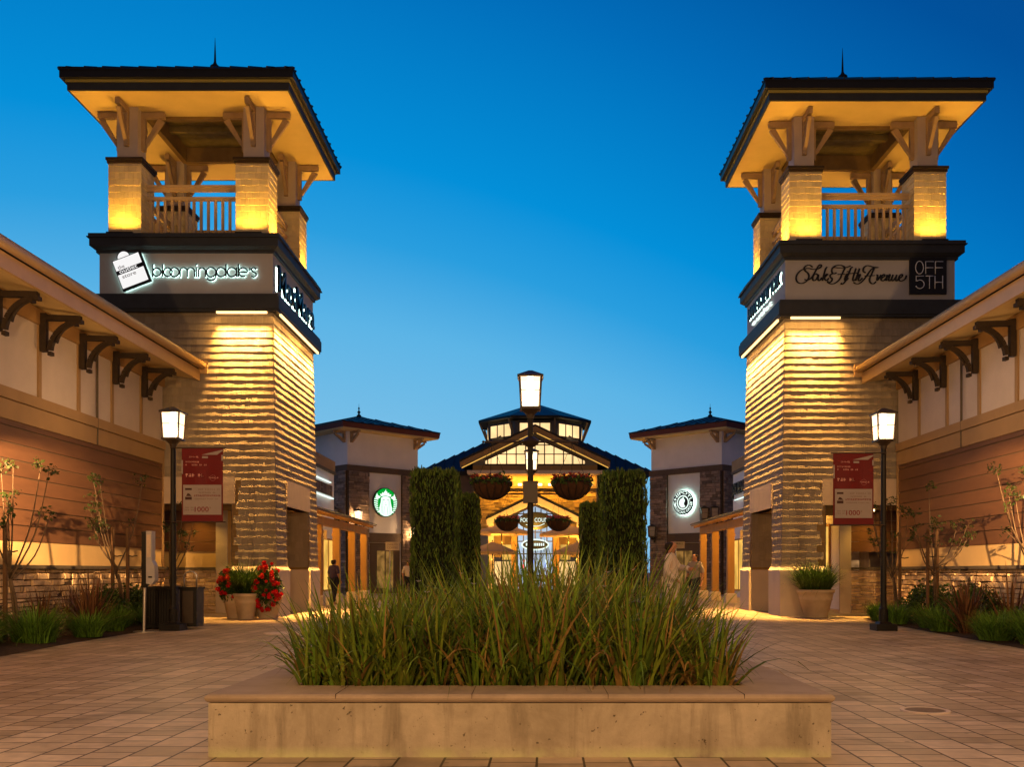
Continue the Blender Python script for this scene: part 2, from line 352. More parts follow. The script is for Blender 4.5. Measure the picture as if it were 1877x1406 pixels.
    def build(s, name, m, parent=None, smooth=False):
        me = bpy.data.meshes.new(name)
        L = ROOTLOC.get(parent.name, (0, 0, 0)) if parent else (0, 0, 0)
        me.from_pydata([(x - L[0], y - L[1], z - L[2]) for x, y, z in s.v], [], s.f)
        me.materials.append(M[m] if isinstance(m, str) else m)
        bm = bmesh.new(); bm.from_mesh(me)
        if len(s.f) < 60000: bmesh.ops.recalc_face_normals(bm, faces=bm.faces)
        bm.to_mesh(me); bm.free()
        if smooth: me.polygons.foreach_set('use_smooth', [True] * len(me.polygons))
        o = bpy.data.objects.new(name, me); COL.objects.link(o)
        if parent: o.parent = parent; ROOTLOC[o.name] = L
        return o
ROOTLOC = {}
def tag(o, label=None, cat=None, group=None, kind=None):
    if label: o['label'] = label
    if cat: o['category'] = cat
    if group: o['group'] = group
    if kind: o['kind'] = kind
    return o
def thing(name, loc, label, cat, group=None):
    o = bpy.data.objects.new(name, None); COL.objects.link(o); o.location = loc; o.empty_display_size = .2
    ROOTLOC[o.name] = tuple(loc); return tag(o, label, cat, group)
def sub(name, parent):      # an empty part that groups sub-parts
    return parent
def copy_tree(o, loc=None, label=None, parent=None, group=None, rz=None, scale=None):
    c = o.copy(); COL.objects.link(c)
    if parent: c.parent = parent
    if loc is not None: c.location = loc
    if rz is not None: c.rotation_euler.z = rz
    if scale is not None: c.scale = (scale,) * 3 if not isinstance(scale, tuple) else scale
    if label: c['label'] = label
    if group: c['group'] = group
    for ch in o.children: copy_tree(ch, parent=c)
    return c
def light(kind, name, loc, watts, col, parent=None, radius=.05, target=None, size=100, blend=.8, sx=None, sy=None):
    d = bpy.data.lights.new(name, kind); d.energy = watts; d.color = col
    if kind != 'AREA': d.shadow_soft_size = radius
    if kind == 'SPOT': d.spot_size = R(size); d.spot_blend = blend
    if kind == 'AREA': d.shape = 'RECTANGLE'; d.size = sx; d.size_y = sy
    o = bpy.data.objects.new(name, d); COL.objects.link(o)
    L = ROOTLOC.get(parent.name, (0, 0, 0)) if parent else (0, 0, 0)
    o.location = [a - b for a, b in zip(loc, L)]
    if parent: o.parent = parent
    if target is not None:
        o.rotation_euler = (Vector(target) - Vector(loc)).to_track_quat('-Z', 'Y').to_euler()
    return o
def text(name, s, F, u, z, out, h, m, parent=None, ext=.02, width=None, align='CENTER', bold=0., arc=None, shear=0.):
    """flat lettering standing on a face; h is the capital height, width the total width"""
    cu = bpy.data.curves.new(name, 'FONT'); cu.body = s; cu.align_x = align; cu.size = h / .70; cu.offset = bold * .5 * h; cu.shear = shear
    cu.resolution_u = 3
    to = bpy.data.objects.new(name, cu); COL.objects.link(to)
    bpy.context.view_layer.update()
    me = bpy.data.meshes.new_from_object(to.evaluated_get(bpy.context.evaluated_depsgraph_get()))
    bpy.data.objects.remove(to); bpy.data.curves.remove(cu)
    if not me.vertices: return None
    xs = [v.co.x for v in me.vertices]; w = max(xs) - min(xs); c = (max(xs) + min(xs)) / 2; k = width / w if width else 1
    if align == 'LEFT': c = min(xs)
    bm = bmesh.new(); bm.from_mesh(me)
    g = bmesh.ops.extrude_face_region(bm, geom=bm.faces[:])
    top = [v for v in g['geom'] if isinstance(v, bmesh.types.BMVert)]
    for v in top: v.co.z += ext
    L = ROOTLOC.get(parent.name, (0, 0, 0)) if parent else (0, 0, 0)
    for v in bm.verts:
        x, y, e = (v.co.x - c) * k, v.co.y, v.co.z
        if arc:     # (radius, centre angle, sign): text set on a circle
            r, a0, sg = arc; a = a0 - sg * x / r; rr = r + sg * y
            p = F.p(u + rr * math.cos(a), z + rr * math.sin(a), out + e)
        else: p = F.p(u + x, z + y, out + e)
        v.co = (p[0] - L[0], p[1] - L[1], p[2] - L[2])
    bmesh.ops.recalc_face_normals(bm, faces=bm.faces)
    bm.to_mesh(me); bm.free(); me.materials.clear(); me.materials.append(M[m]); me.name = name
    o = bpy.data.objects.new(name, me); COL.objects.link(o)
    if parent: o.parent = parent; ROOTLOC[o.name] = L
    return o
def smoothpts(p, k=5):
    out = []; n = len(p)
    for i in range(n - 1):
        p0, p1, p2, p3 = p[max(i - 1, 0)], p[i], p[i + 1], p[min(i + 2, n - 1)]
        for j in range(k):
            t = j / k
            out.append(tuple(.5 * (2 * b + (c - a) * t + (2 * a - 5 * b + 4 * c - d) * t * t + (3 * b - a - 3 * c + d) * t ** 3) for a, b, c, d in zip(p0, p1, p2, p3)))
    out.append(tuple(p[-1])); return out
def circ(cx, cy, r, a0=0, a1=360, n=20, ry=None):
    ry = r if ry is None else ry
    return [(cx + r * math.cos(R(a0 + (a1 - a0) * i / n)), cy + ry * math.sin(R(a0 + (a1 - a0) * i / n))) for i in range(n + 1)]
def stones(mb, F, u0, u1, z0, z1, ch=.09, wl=.3, dep=.05, q=None, skip=None):
    q = q or random.Random(3); z = z0
    while z < z1 - .02:
        h = min(ch * q.uniform(.6, 1.5), z1 - z); u = u0 - q.uniform(0, wl * .5)
        while u < u1:
            w = wl * q.uniform(.4, 1.7); a, b = max(u, u0), min(u + w, u1)
            if b - a > .03 and not (skip and skip(a, b, z)):
                g = .006; d = dep * q.uniform(.35, 1); j = lambda: q.uniform(-.006, .006); c = .012
                p = [(a + g, z + g), (b - g, z + g + j()), (b - g + j(), z + h - g), (a + g + j(), z + h - g + j())]
                fr = [(p[0][0] + c, p[0][1] + c), (p[1][0] - c, p[1][1] + c), (p[2][0] - c, p[2][1] - c), (p[3][0] + c, p[3][1] - c)]
                dd = [d + q.uniform(-.008, .008) for _ in range(4)]
                vs = [F.p(x, y, 0) for x, y in p] + [F.p(x, y, d * .7) for x, y in p] + [F.p(x, y, e) for (x, y), e in zip(fr, dd)]
                mb.add(vs, [(0, 1, 5, 4), (1, 2, 6, 5), (2, 3, 7, 6), (3, 0, 4, 7), (4, 5, 9, 8), (5, 6, 10, 9), (6, 7, 11, 10), (7, 4, 8, 11), (8, 9, 10, 11)])
            u += w
        z += h
def shingles(mb, F, z0, z1, half, course, wd=.15, t=.009, skip=None, q=None, out0=lambda z: 0., jit=.008):
    """lapped shingle courses with ragged butts; half(z) is the half width, out0(z) the wall's own offset"""
    q = q or random.Random(5); z = z0
    while z < z1 - .02:
        zt = min(z + course, z1); hw = half(z); u = -hw
        cj = q.uniform(-.3, .3)
        while u < hw - .005:
            w = wd * q.uniform(.6, 1.5); b = min(u + w, hw)
            if hw - b < .05: b = hw
            edge = (u <= -hw + .001, b >= hw - .001)
            if not (skip and skip(u, b, z, zt)):
                tt = t * q.uniform(.86, 1.14) * (1.0 + cj * .25); zb = z - q.uniform(0, jit); g = .0015
                a0 = F.p(u if edge[0] else u + g, zb, out0(z) + tt); a1 = F.p(b if edge[1] else b - g, zb, out0(z) + tt)
                c0 = F.p(u if edge[0] else u + g, zt + .004, out0(zt) + .0015); c1 = F.p(b if edge[1] else b - g, zt + .004, out0(zt) + .0015)
                d0 = F.p(u, zb, out0(z) - .002); d1 = F.p(b, zb, out0(z) - .002)
                mb.add([a0, a1, c1, c0, d0, d1], [(0, 1, 2, 3), (0, 4, 5, 1), (0, 3, 4), (1, 5, 2)])
            u = b
        z = zt

# ------------------------------------------------------------ ground
g = MB(); g.add([(-400, -60, -.02), (400, -60, -.02), (400, 900, -.02), (-400, 900, -.02)], [(0, 1, 2, 3)])
tag(g.build('ground', 'farground'), kind='structure')
g = MB()
for i in range(12):
    for j in range(24):
        x0, y0 = -15 + i * 2.5, -14 + j * 4
        g.add([(x0, y0, 0), (x0 + 2.5, y0, 0), (x0 + 2.5, y0 + 4, 0), (x0, y0 + 4, 0)], [(0, 1, 2, 3)])
tag(g.build('plaza_paving', 'pavers'), kind='structure')
BEDL = [(-7.0, 5), (-7.1, 10), (-7.18, 13), (-7.38, 15.2), (-7.45, 18), (-7.9, 20.5), (-8.35, 22.6), (-9.0, 23.8)]
BEDR = [(7.2, 5), (7.1, 10), (7.2, 13.5), (7.38, 16), (7.6, 19), (7.75, 21.5), (8.0, 23.2), (8.9, 24.1)]
for s, bed in ((-1, BEDL), (1, BEDR)):
    g = MB(); n = len(bed)
    for i in range(n - 1):
        (xa, ya), (xb, yb) = bed[i], bed[i + 1]
        k = 8
        for j in range(k):
            t0, t1 = j / k, (j + 1) / k
            z0 = .004 + .05 * math.sin(t0 * math.pi); z1 = .004 + .05 * math.sin(t1 * math.pi)
            w = s * 9.27
            g.add([(xa + (w - xa) * t0, ya, z0), (xb + (w - xb) * t0, yb, z0), (xb + (w - xb) * t1, yb, z1), (xa + (w - xa) * t1, ya, z1)], [(0, 1, 2, 3)])
    tag(g.build('planting_bed', 'mulch'), kind='structure')
# covers set in the paving
def disc(name, x, y, r, m, label, ring=None):
    g = MB(); g.lathe([(r, -.01), (r, .006), (r - .01, .01)], (x, y, 0), 40)
    t = thing(name, (x, y, 0), label, 'cover'); g.build('cover_plate', m, t)
    g = MB(); g.lathe([(r + .035, -.01), (r + .035, .012), (r + .003, .012), (r + .003, -.01)], (x, y, 0), 40, cap=False); g.build('cover_ring', ring or m, t)
disc('access_cover', -4.63, 17.7, .33, 'disc', 'pale round access cover shining in the paving near the flower pots', 'disc')
disc('drain_cover', 3.22, 7.85, .16, 'cover', 'small round iron cover with a worn bright rim in the foreground paving', 'disc')

# ------------------------------------------------------------ the two sign towers
def tower(s, cx, cy, label):
    T = thing('clock_tower' if False else 'sign_tower', (cx, cy, 0), label, 'tower', 'pair of shingled towers flanking the plaza')
    F = {'front': Face(cx, cy, 0, -1), 'inner': Face(cx, cy, -s, 0), 'outer': Face(cx, cy, s, 0), 'back': Face(cx, cy, 0, 1)}
    q = random.Random(11 + s)
    H = lambda z: 2.30 - .12 * max(0, (z - 1.28)) / 6.4
    # shaft
    g = MB(); g.sq(cx, cy, H(2.85) - .006, 2.85, 7.7, H(7.7) - .006)
    for a in (-1, 1):
        for b in (-1, 1):
            x, y = cx + a * (H(2) - .56), cy + b * (H(2) - .56)
            g.hexa([(x - .56, y - .56, 1.2), (x + .56, y - .56, 1.2), (x + .56, y + .56, 1.2), (x - .56, y + .56, 1.2),
                    (x - .545, y - .545, 2.86), (x + .545, y - .545, 2.86), (x + .545, y + .545, 2.86), (x - .545, y + .545, 2.86)])
    shaft = g.build('shaft', 'beam', T)
    g = MB()
    for k, f in F.items():
        lint = lambda a, b, z, zt: (zt < 3.55 and b > -1.22 and a < 1.22) if True else False
        if k in ('front', 'inner'): sk = lint
        else: sk = lint
        shingles(g, f, 1.28, 7.68, H, .18, .13, .0185, sk, q, out0=H)
    g.build('shingle_cladding', 'shingle', T)
    for a in (-1, 1):        # inner faces of the legs
        for b in (-1, 1):
            g = MB(); x, y = cx + a * (H(2) - .56), cy + b * (H(2) - .56)
            f1 = Face(x, y, -a, 0); f2 = Face(x, y, 0, -b)
            for f in (f1, f2): shingles(g, f, 1.28, 2.84, lambda z: .55, .18, .15, .006, None, q, out0=lambda z: .562)
            g.build('leg_cladding', 'shingle', T)
    g = MB()
    for k, f in F.items():
        g.fb(f, -1.26, 1.26, 2.85, 3.52, 2.0, H(3.2) + .05)
    g.build('lintel', 'lintel', T)
    for a in (-1, 1):
        for b in (-1, 1):
            x, y = cx + a * (2.36 - .60), cy + b * (2.36 - .60); g = MB()
            g.sq(x, y, .60, 0, 1.18).sq(x, y, .60, 1.18, 1.29, .545)
            tag(g.build('plinth', 'plinth', T))
    # cornices and sign box
    g = MB(); g.sq(cx, cy, 2.36, 7.66, 7.72).sq(cx, cy, 2.39, 7.723, 8.02).sq(cx, cy, 2.36, 8.023, 8.1)
    g.build('lower_cornice', 'slate', T)
    g = MB(); g.sq(cx, cy, 2.18, 8.1, 9.22); g.build('sign_box', 'signbox', T)
    g = MB(); g.sq(cx, cy, 2.24, 9.16, 9.23).sq(cx, cy, 2.27, 9.233, 9.30, 2.35).sq(cx, cy, 2.36, 9.303, 9.50).sq(cx, cy, 2.41, 9.503, 9.53).sq(cx, cy, 2.38, 9.533, 9.61)
    g.build('upper_cornice', 'slate', T)
    # LED strips under the lower cornice
    ff = F['front']; fi = F['inner']; sg = -s      # +u on the front face is +x; inner end is at sg
    for (f, a, b) in [(ff, .82 * sg, 2.08 * sg), (fi, -2.1, -.76), (fi, -.70, .66), (fi, .72, 2.1)]:
        a, b = min(a, b), max(a, b)
        g = MB(); g.fb(f, a, b, 7.605, 7.657, 2.325, 2.375)
        g.build('light_strip', 'led', T)
        m_ = (a + b) / 2; lo = light('AREA', 'strip_beam', f.p(m_, 7.60, 2.35), P_STRIP * (b - a), LED, T, target=f.p(m_, 1.5, 2.35 - .35), sx=b - a, sy=.04)
        if abs(f.n[0]) > .5: lo.rotation_euler = (Matrix.Rotation(0, 3, 'X') @ (lo.rotation_euler.to_matrix())).to_euler()
        lo.data.spread = R(52)
        light('AREA', 'strip_wash', f.p(m_, 7.60, 2.35), P_STRIP * .26 * (b - a), LED, T, target=f.p(m_, 1.5, 2.35 - .35), sx=b - a, sy=.04).data.spread = R(165)
    # belvedere
    for a in (-1, 1):
        for b in (-1, 1):
            x, y = cx + a * 1.61, cy + b * 1.61; g = MB(); g.sq(x, y, .40, 9.61, 11.55)
            pier = g.build('pier', 'beam', T)
            g = MB()
            for n in ((0, -1), (0, 1), (1, 0), (-1, 0)):
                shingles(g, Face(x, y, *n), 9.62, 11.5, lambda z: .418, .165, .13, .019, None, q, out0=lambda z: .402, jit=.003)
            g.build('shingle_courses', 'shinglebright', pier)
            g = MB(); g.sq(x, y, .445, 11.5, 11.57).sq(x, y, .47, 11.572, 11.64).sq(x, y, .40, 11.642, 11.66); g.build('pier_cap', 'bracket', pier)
            g = MB(); g.sq(x, y, .262, 11.6, 13.0); g.build('roof_post', 'post', T)
            for n in ((0, -1), (0, 1), (1, 0), (-1, 0)):
                f = Face(x, y, *n); g = MB(); w = .056
                g.fb(f, -w, w, 12.82, 12.965, .264, .86)                       # top beam
                g.fb(f, -w + .002, w - .002, 11.98, 12.818, .264, .37)            # wall member
                lo, hi = (.40, 12.15), (.80, 12.80)
                g.hexa([f.p(-w * .8, lo[1] - .07, lo[0] - .02), f.p(w * .8, lo[1] - .07, lo[0] - .02), f.p(w * .8, lo[1] + .09, lo[0] - .02), f.p(-w * .8, lo[1] + .09, lo[0] - .02),
                        f.p(-w * .8, hi[1] - .06, hi[0] + .04), f.p(w * .8, hi[1] - .06, hi[0] + .04), f.p(w * .8, hi[1] + .015, hi[0] - .10), f.p(-w * .8, hi[1] + .015, hi[0] - .10)])
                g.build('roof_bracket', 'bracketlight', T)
    for n in ((0, -1), (0, 1), (1, 0), (-1, 0)):
        f = Face(cx, cy, *n); g = MB(); o = 1.62
        g.fb(f, -1.21, 1.21, 11.02, 11.09, o - .05, o + .07).fb(f, -1.21, 1.21, 10.93, 11.018, o - .03, o + .045)
        g.fb(f, -1.21, 1.21, 10.70, 10.79, o - .04, o + .05)
        for i in range(13):
            u = -1.11 + i * .185; g.fb(f, u - .032, u + .032, 9.61, 10.698, o - .03, o + .03)
        g.fb(f, -1.21, 1.21, 9.70, 9.77, o - .025, o + .025)
        g.build('balcony_railing', 'rail', T)
    # soffit with coffer, beams, fascia, gutter, roof
    g = MB(); h = 2.68; c = 1.36
    g.box(cx - h, cx + h, cy - h, cy - c, 13.0, 13.08).box(cx - h, cx + h, cy + c, cy + h, 13.0, 13.08)
    g.box(cx - h, cx - c, cy - c, cy + c, 13.0, 13.08).box(cx + c, cx + h, cy - c, cy + c, 13.0, 13.08)
    g.build('soffit', 'soffit', T)
    g = MB(); b = .13
    for (x0, x1, y0, y1) in ((-c, c, -c, -c + b), (-c, c, c - b, c), (-c, -c + b, -c + b, c - b), (c - b, c, -c + b, c - b)):
        g.box(cx + x0, cx + x1, cy + y0, cy + y1, 12.93, 13.35)
    g.build('coffer_beam', 'beam', T)
    g = MB(); g.box(cx - c, cx + c, cy - c, cy + c, 13.36, 13.4)
    g.box(cx - c + b, cx + c - b, cy - .09, cy + .09, 13.2, 13.355)
    g.build('coffer_ceiling', 'coffer', T)
    def ring(m, h0, h1, z0, z1, name):
        g = MB(); g.box(cx - h1, cx + h1, cy - h1, cy - h0, z0, z1).box(cx - h1, cx + h1, cy + h0, cy + h1, z0, z1)
        g.box(cx - h1, cx - h0, cy - h0, cy + h0, z0, z1).box(cx + h0, cx + h1, cy - h0, cy + h0, z0, z1); g.build(name, m, T)
    ring('slate', 2.682, 2.73, 13.0, 13.19, 'fascia')
    ring('yellowtrim', 2.60, 2.76, 13.193, 13.25, 'eave_trim')
    ring('roofdark', 2.60, 2.86, 13.253, 13.44, 'gutter')
    g = MB(); A = (cx, cy, 14.93); h = 2.88; z = 13.46
    cs = [(cx - h, cy - h, z), (cx + h, cy - h, z), (cx + h, cy + h, z), (cx - h, cy + h, z)]
    g.add(cs + [A] + [(x, y, z - .03) for x, y, _ in cs], [(0, 1, 4), (1, 2, 4), (2, 3, 4), (3, 0, 4), (0, 5, 6, 1), (1, 6, 7, 2), (2, 7, 8, 3), (3, 8, 5, 0)])
    for n in ((0, -1), (0, 1), (1, 0), (-1, 0)):
        f = Face(cx, cy, *n)
        for i in range(-6, 7):
            u = i * .445; e = (h - abs(u)) / h
            if e < .05: continue
            a = Vector(f.p(u, z + .02, h + .01)); bb = Vector(f.p(u, z + (A[2] - z) * e + .02, h * (1 - e)))
            g.bar(a, bb, .03, .06)
    for x, y, _ in cs: g.bar((x, y, z + .01), A, .07, .05)
    g.build('roof', 'roofdark', T)
    g = MB(); g.lathe([(.03, -.1), (.10, -.03), (.14, .05), (.13, .12), (.06, .18), (.035, .24), (.03, .28), (.022, .5), (.004, .92)], (cx, cy, 14.9), 14)
    g.build('finial', 'black', T, True)
    light('POINT', 'deck_fill', (cx, cy, 10.0), 16, AMBER, T, .1)  # added point without a fixture, brightens coffer, railing and inner pier faces
    # uplights on the ledge
    for a in (-1, 1):
        for b in (-1, 1):
            for n in ((0, b), (a, 0)):
                x, y = cx + a * 1.61, cy + b * 1.61
                px, py = (x, cy + b * 2.32) if n[0] == 0 else (cx + a * 2.32, y)
                g = MB(); f = Face(px, py, *n); g.fb(f, -.33, .33, 9.61, 9.65, -.04, .04)
                g.build('uplight', 'black', T)
                lo = light('AREA', 'uplight_beam', (px, py, 9.665), P_UP, AMBER, T, target=(px + .0001, py, 12), sx=.62 if n[0] == 0 else .05, sy=.05 if n[0] == 0 else .62)
                lo.rotation_euler = (math.pi - n[1] * .10, -n[0] * .10, 0); lo.data.spread = R(138)
    return T, F
TL, FL = tower(-1, -8.74, 26.2, 'shingled left tower with open lookout top, glowing bag logo and thin round lettering')
TR, FR = tower(1, 8.65, 26.72, 'shingled right tower with open lookout top, black script sign and square OFF 5TH panel')

# ------------------------------------------------------------ tower signs
def tubesign(name, strokes, F, k, u0, z0, out, r, m, parent, n=6, depth=None):
    g = MB()
    for st in strokes:
        g.tube([F.p(u0 + x * k, z0 - y * k, out) for x, y in st], r, n)
    return g.build(name, m, parent, True)
def letters_bl():
    L = []; st = lambda *p: L.append(list(p))
    o = lambda x, r=52, y=310: L.append(circ(x, y, r, 0, 360, 24))
    st((572, 218), (572, 362)); o(618, 46); st((682, 218), (682, 362)); o(744, 48); o(820, 52)
    L.append([(885, 366), (885, 300)] + circ(926, 300, 41, 180, 360, 10)[1:] + [(967, 366)])
    L.append([(967, 300)] + circ(1008, 300, 41, 180, 360, 10)[1:] + [(1049, 366)])
    st((1070, 258), (1070, 366)); st((1070, 218), (1070, 232))
    L.append([(1096, 366), (1096, 300)] + circ(1135, 300, 39, 180, 360, 10)[1:] + [(1174, 366)])
    o(1240, 54); L.append([(1294, 300), (1294, 352)] + circ(1240, 352, 54, 0, 150, 10)[1:])
    o(1355, 52); st((1409, 218), (1409, 364)); o(1478, 52); st((1531, 256), (1531, 364)); st((1551, 218), (1551, 364))
    L.append([(1556, 312), (1655, 312)] + circ(1606, 310, 50, 0, -300, 18)[1:])
    st((1683, 262), (1683, 290))
    L.append(smoothpts([(1755, 275), (1735, 260), (1712, 262), (1702, 282), (1715, 302), (1740, 315), (1756, 335), (1745, 358), (1720, 364), (1700, 352)], 3))
    return L
ff = FL['front']; KU = .002192; U0 = -2.067; Z0 = 9.351
t = thing('store_sign', ff.p(0, 8.65, 2.2), 'halo lit thin round lettering reading bloomingdale\'s', 'sign')
tubesign('halo_light', letters_bl(), ff, KU, U0, Z0, 2.18 + .022, .010, 'halo', t)
tubesign('lettering', letters_bl(), ff, KU, U0, Z0, 2.18 + .058, .021, 'signdark', t, 8)
# shopping bag logo
t = thing('bag_logo_sign', ff.p(-1.35, 8.35, 2.2), 'lit white shopping bag logo with black band reading the outlet store', 'sign')
c0 = (335, 304); ang = R(20.9); ex = (math.cos(ang), -math.sin(ang)); ey = (math.sin(ang), math.cos(ang))
def bg_(a, b): return (U0 + (c0[0] + ex[0] * a + ey[0] * b) * KU, Z0 - (c0[1] + ex[1] * a + ey[1] * b) * KU)
def bpoly(a0, a1, b0, b1): return [bg_(a0, b1), bg_(a1, b1), bg_(a1, b0), bg_(a0, b0)]
g = MB(); g.fpoly(ff, bpoly(-160, 168, -172, 178), 2.19, 2.215); g.build('halo_light', 'halo', t)
g = MB(); g.fpoly(ff, bpoly(-169, 175, -180, 186), 2.23, 2.30); g.build('bag_frame', 'signblack', t)
g = MB(); g.fpoly(ff, bpoly(-160, 150, -171, -52), 2.30, 2.308).fpoly(ff, bpoly(-160, 150, -2, 160), 2.30, 2.308); g.build('bag_face', 'signwhite2', t)
hc = bg_(-30, -180)
pts = [bg_(-30 + 76 * math.cos(R(a)), -180 - 76 * math.sin(R(a))) for a in range(0, 181, 12)]
g = MB(); g.tube([ff.p(u, z, 2.27) for u, z in pts], .012, 6); g.build('bag_handle', 'signblack', t)
g = MB(); g.fpoly(ff, list(reversed([bg_(-30 + 70 * math.cos(R(a)), -181 - 70 * math.sin(R(a))) for a in range(0, 181, 12)])), 2.24, 2.262); g.build('handle_face', 'signwhite2', t)
class RF:   # a face rotated in its own plane (for the tilted bag lettering)
    def __init__(s, F, u, z, a): s.F, s.c, s.a = F, (u, z), a
    def p(s, u, z, o=0.):
        ca, sa = math.cos(s.a), math.sin(s.a); return s.F.p(s.c[0] + u * ca - z * sa, s.c[1] + u * sa + z * ca, o)
bc = bg_(0, 0); rf = RF(ff, bc[0], bc[1], ang)
text('bag_word', 'the', rf, -.20, .135, 2.309, .095, 'ink', t, .003, .17)
text('bag_word', 'outlet', rf, -.05, .025, 2.309, .10, 'signwhite2', t, .003, .47, bold=.012)
text('bag_word', 'store', rf, -.08, -.115, 2.309, .095, 'ink', t, .003, .36)
# side sign of the left tower
fi = FL['inner']
t = thing('store_sign', fi.p(0, 8.3, 2.2), 'halo lit tall block lettering reading MaxMara on the left tower\'s side', 'sign')
text('halo_light', 'MaxMara', fi, .05, 8.30, 2.186, .62, 'halo', t, .008, 3.95, bold=.0)
text('lettering', 'MaxMara', fi, .05, 8.30, 2.225, .66, 'signdark', t, .05, 3.95, bold=.035)
# right tower front: script sign drawn as pen strokes
ff = FR['front']; KS = .014 / 5.866; US = (1440 - 978) * .014 - 8.65; ZS = 1.15 + (1048 - 460) * .014
t = thing('store_sign', ff.p(-.5, 8.5, 2.2), 'unlit black flowing script reading Saks Fifth Avenue', 'sign')
SAKS = [
 [(292, 172), (262, 152), (226, 156), (200, 182), (214, 214), (244, 242), (250, 284), (222, 326), (174, 348), (132, 336), (114, 296), (128, 246), (172, 204), (236, 186), (300, 196), (352, 190), (386, 164), (376, 146), (352, 162), (318, 224), (284, 282), (238, 312), (204, 304)],
 [(352, 262), (330, 244), (302, 262), (292, 296), (304, 318), (334, 300), (356, 252), (348, 300), (364, 318), (392, 286)],
 [(446, 172), (428, 200), (396, 318)], [(404, 288), (438, 250), (452, 252), (420, 286), (438, 318), (466, 292)],
 [(504, 244), (480, 258), (484, 280), (502, 300), (492, 326), (460, 340), (452, 324)],
 [(640, 172), (596, 152), (540, 158), (504, 186), (498, 224), (520, 244), (548, 232)], [(520, 176), (580, 182), (650, 176), (700, 158)],
 [(640, 180), (612, 240), (580, 306), (530, 346), (484, 352), (456, 336)], [(560, 252), (640, 246)],
 [(654, 250), (636, 300), (650, 318), (674, 290)], [(664, 216), (668, 222)],
 [(726, 176), (706, 180), (676, 250), (640, 330), (608, 358), (596, 342)], [(650, 246), (720, 240)],
 [(758, 186), (724, 296), (734, 318), (758, 294)], [(718, 238), (786, 234)],
 [(796, 188), (754, 318)], [(764, 288), (796, 250), (802, 264), (784, 302), (796, 320), (826, 290)],
 [(730, 336), (770, 354), (820, 330), (870, 270), (930, 190), (1000, 176)], [(1000, 176), (940, 170), (884, 156), (844, 176), (836, 214), (862, 234)],
 [(952, 190), (924, 250), (904, 300), (914, 340), (944, 352), (972, 330)], [(850, 268), (960, 262)],
 [(974, 256), (990, 262), (984, 316), (1014, 280), (1026, 256)],
 [(1036, 292), (1066, 268), (1058, 250), (1034, 270), (1030, 308), (1052, 320), (1082, 292)],
 [(1092, 256), (1082, 318)], [(1086, 292), (1118, 252), (1122, 268), (1108, 306), (1122, 320), (1142, 292)],
 [(1156, 256), (1142, 300), (1154, 320), (1188, 278), (1196, 256), (1184, 304), (1198, 320), (1218, 290)],
 [(1226, 292), (1256, 270), (1250, 250), (1226, 268), (1220, 308), (1244, 322), (1284, 300), (1300, 262)]]
g = MB()
for st in SAKS:
    pp = smoothpts(st, 4); n = len(pp); rs = []
    for i in range(n):
        a, b = pp[max(i - 1, 0)], pp[min(i + 1, n - 1)]; dx, dy = b[0] - a[0], b[1] - a[1]; l = math.hypot(dx, dy) + 1e-6
        rs.append(.010 + .015 * abs(dy) / l)
    g.tube([ff.p(US + x * KS, ZS - y * KS, 2.18 + .04) for x, y in pp], rs, 6)
g.build('lettering', 'signblack', t, True)
t = thing('panel_sign', ff.p(1.72, 8.3, 2.2), 'square black panel with pale thin letters OFF over 5TH', 'sign')
sq_ = lambda x, y: (US + x * KS, ZS - y * KS)
g = MB(); a = sq_(1334, 466); b = sq_(1728, 72); g.fb(ff, a[0], b[0], a[1], b[1], 2.18, 2.25); g.build('sign_panel', 'signblack', t)
OF = [circ(1434, 182, 42, 0, 360, 24, 68), [(1500, 250), (1500, 118), (1588, 118)], [(1500, 184), (1582, 184)],
      [(1604, 250), (1604, 118), (1688, 118)], [(1604, 184), (1684, 184)],
      [(1482, 274), (1398, 274), (1398, 330)] + circ(1438, 362, 46, -130, 160, 16), [(1500, 274), (1582, 274)], [(1541, 274), (1541, 410)],
      [(1600, 270), (1600, 410)], [(1682, 270), (1682, 410)], [(1600, 340), (1682, 340)]]
tubesign('lettering', OF, ff, KS, US, ZS, 2.262, .011, 'offtext', t)
fi = FR['inner']
t = thing('store_sign', fi.p(0, 8.3, 2.2), 'halo lit tall narrow capitals over a bright script line on the right tower\'s side', 'sign')
text('halo_light', 'BARNEYS NEW YORK', fi, .05, 8.63, 2.186, .33, 'halo', t, .008, 3.7)
text('lettering', 'BARNEYS NEW YORK', fi, .05, 8.62, 2.215, .36, 'signdark', t, .04, 3.7, bold=.02)
text('second_line', 'outlet', fi, -.1, 8.33, 2.22, .15, 'signwhite', t, .04, 2.3, bold=.015)

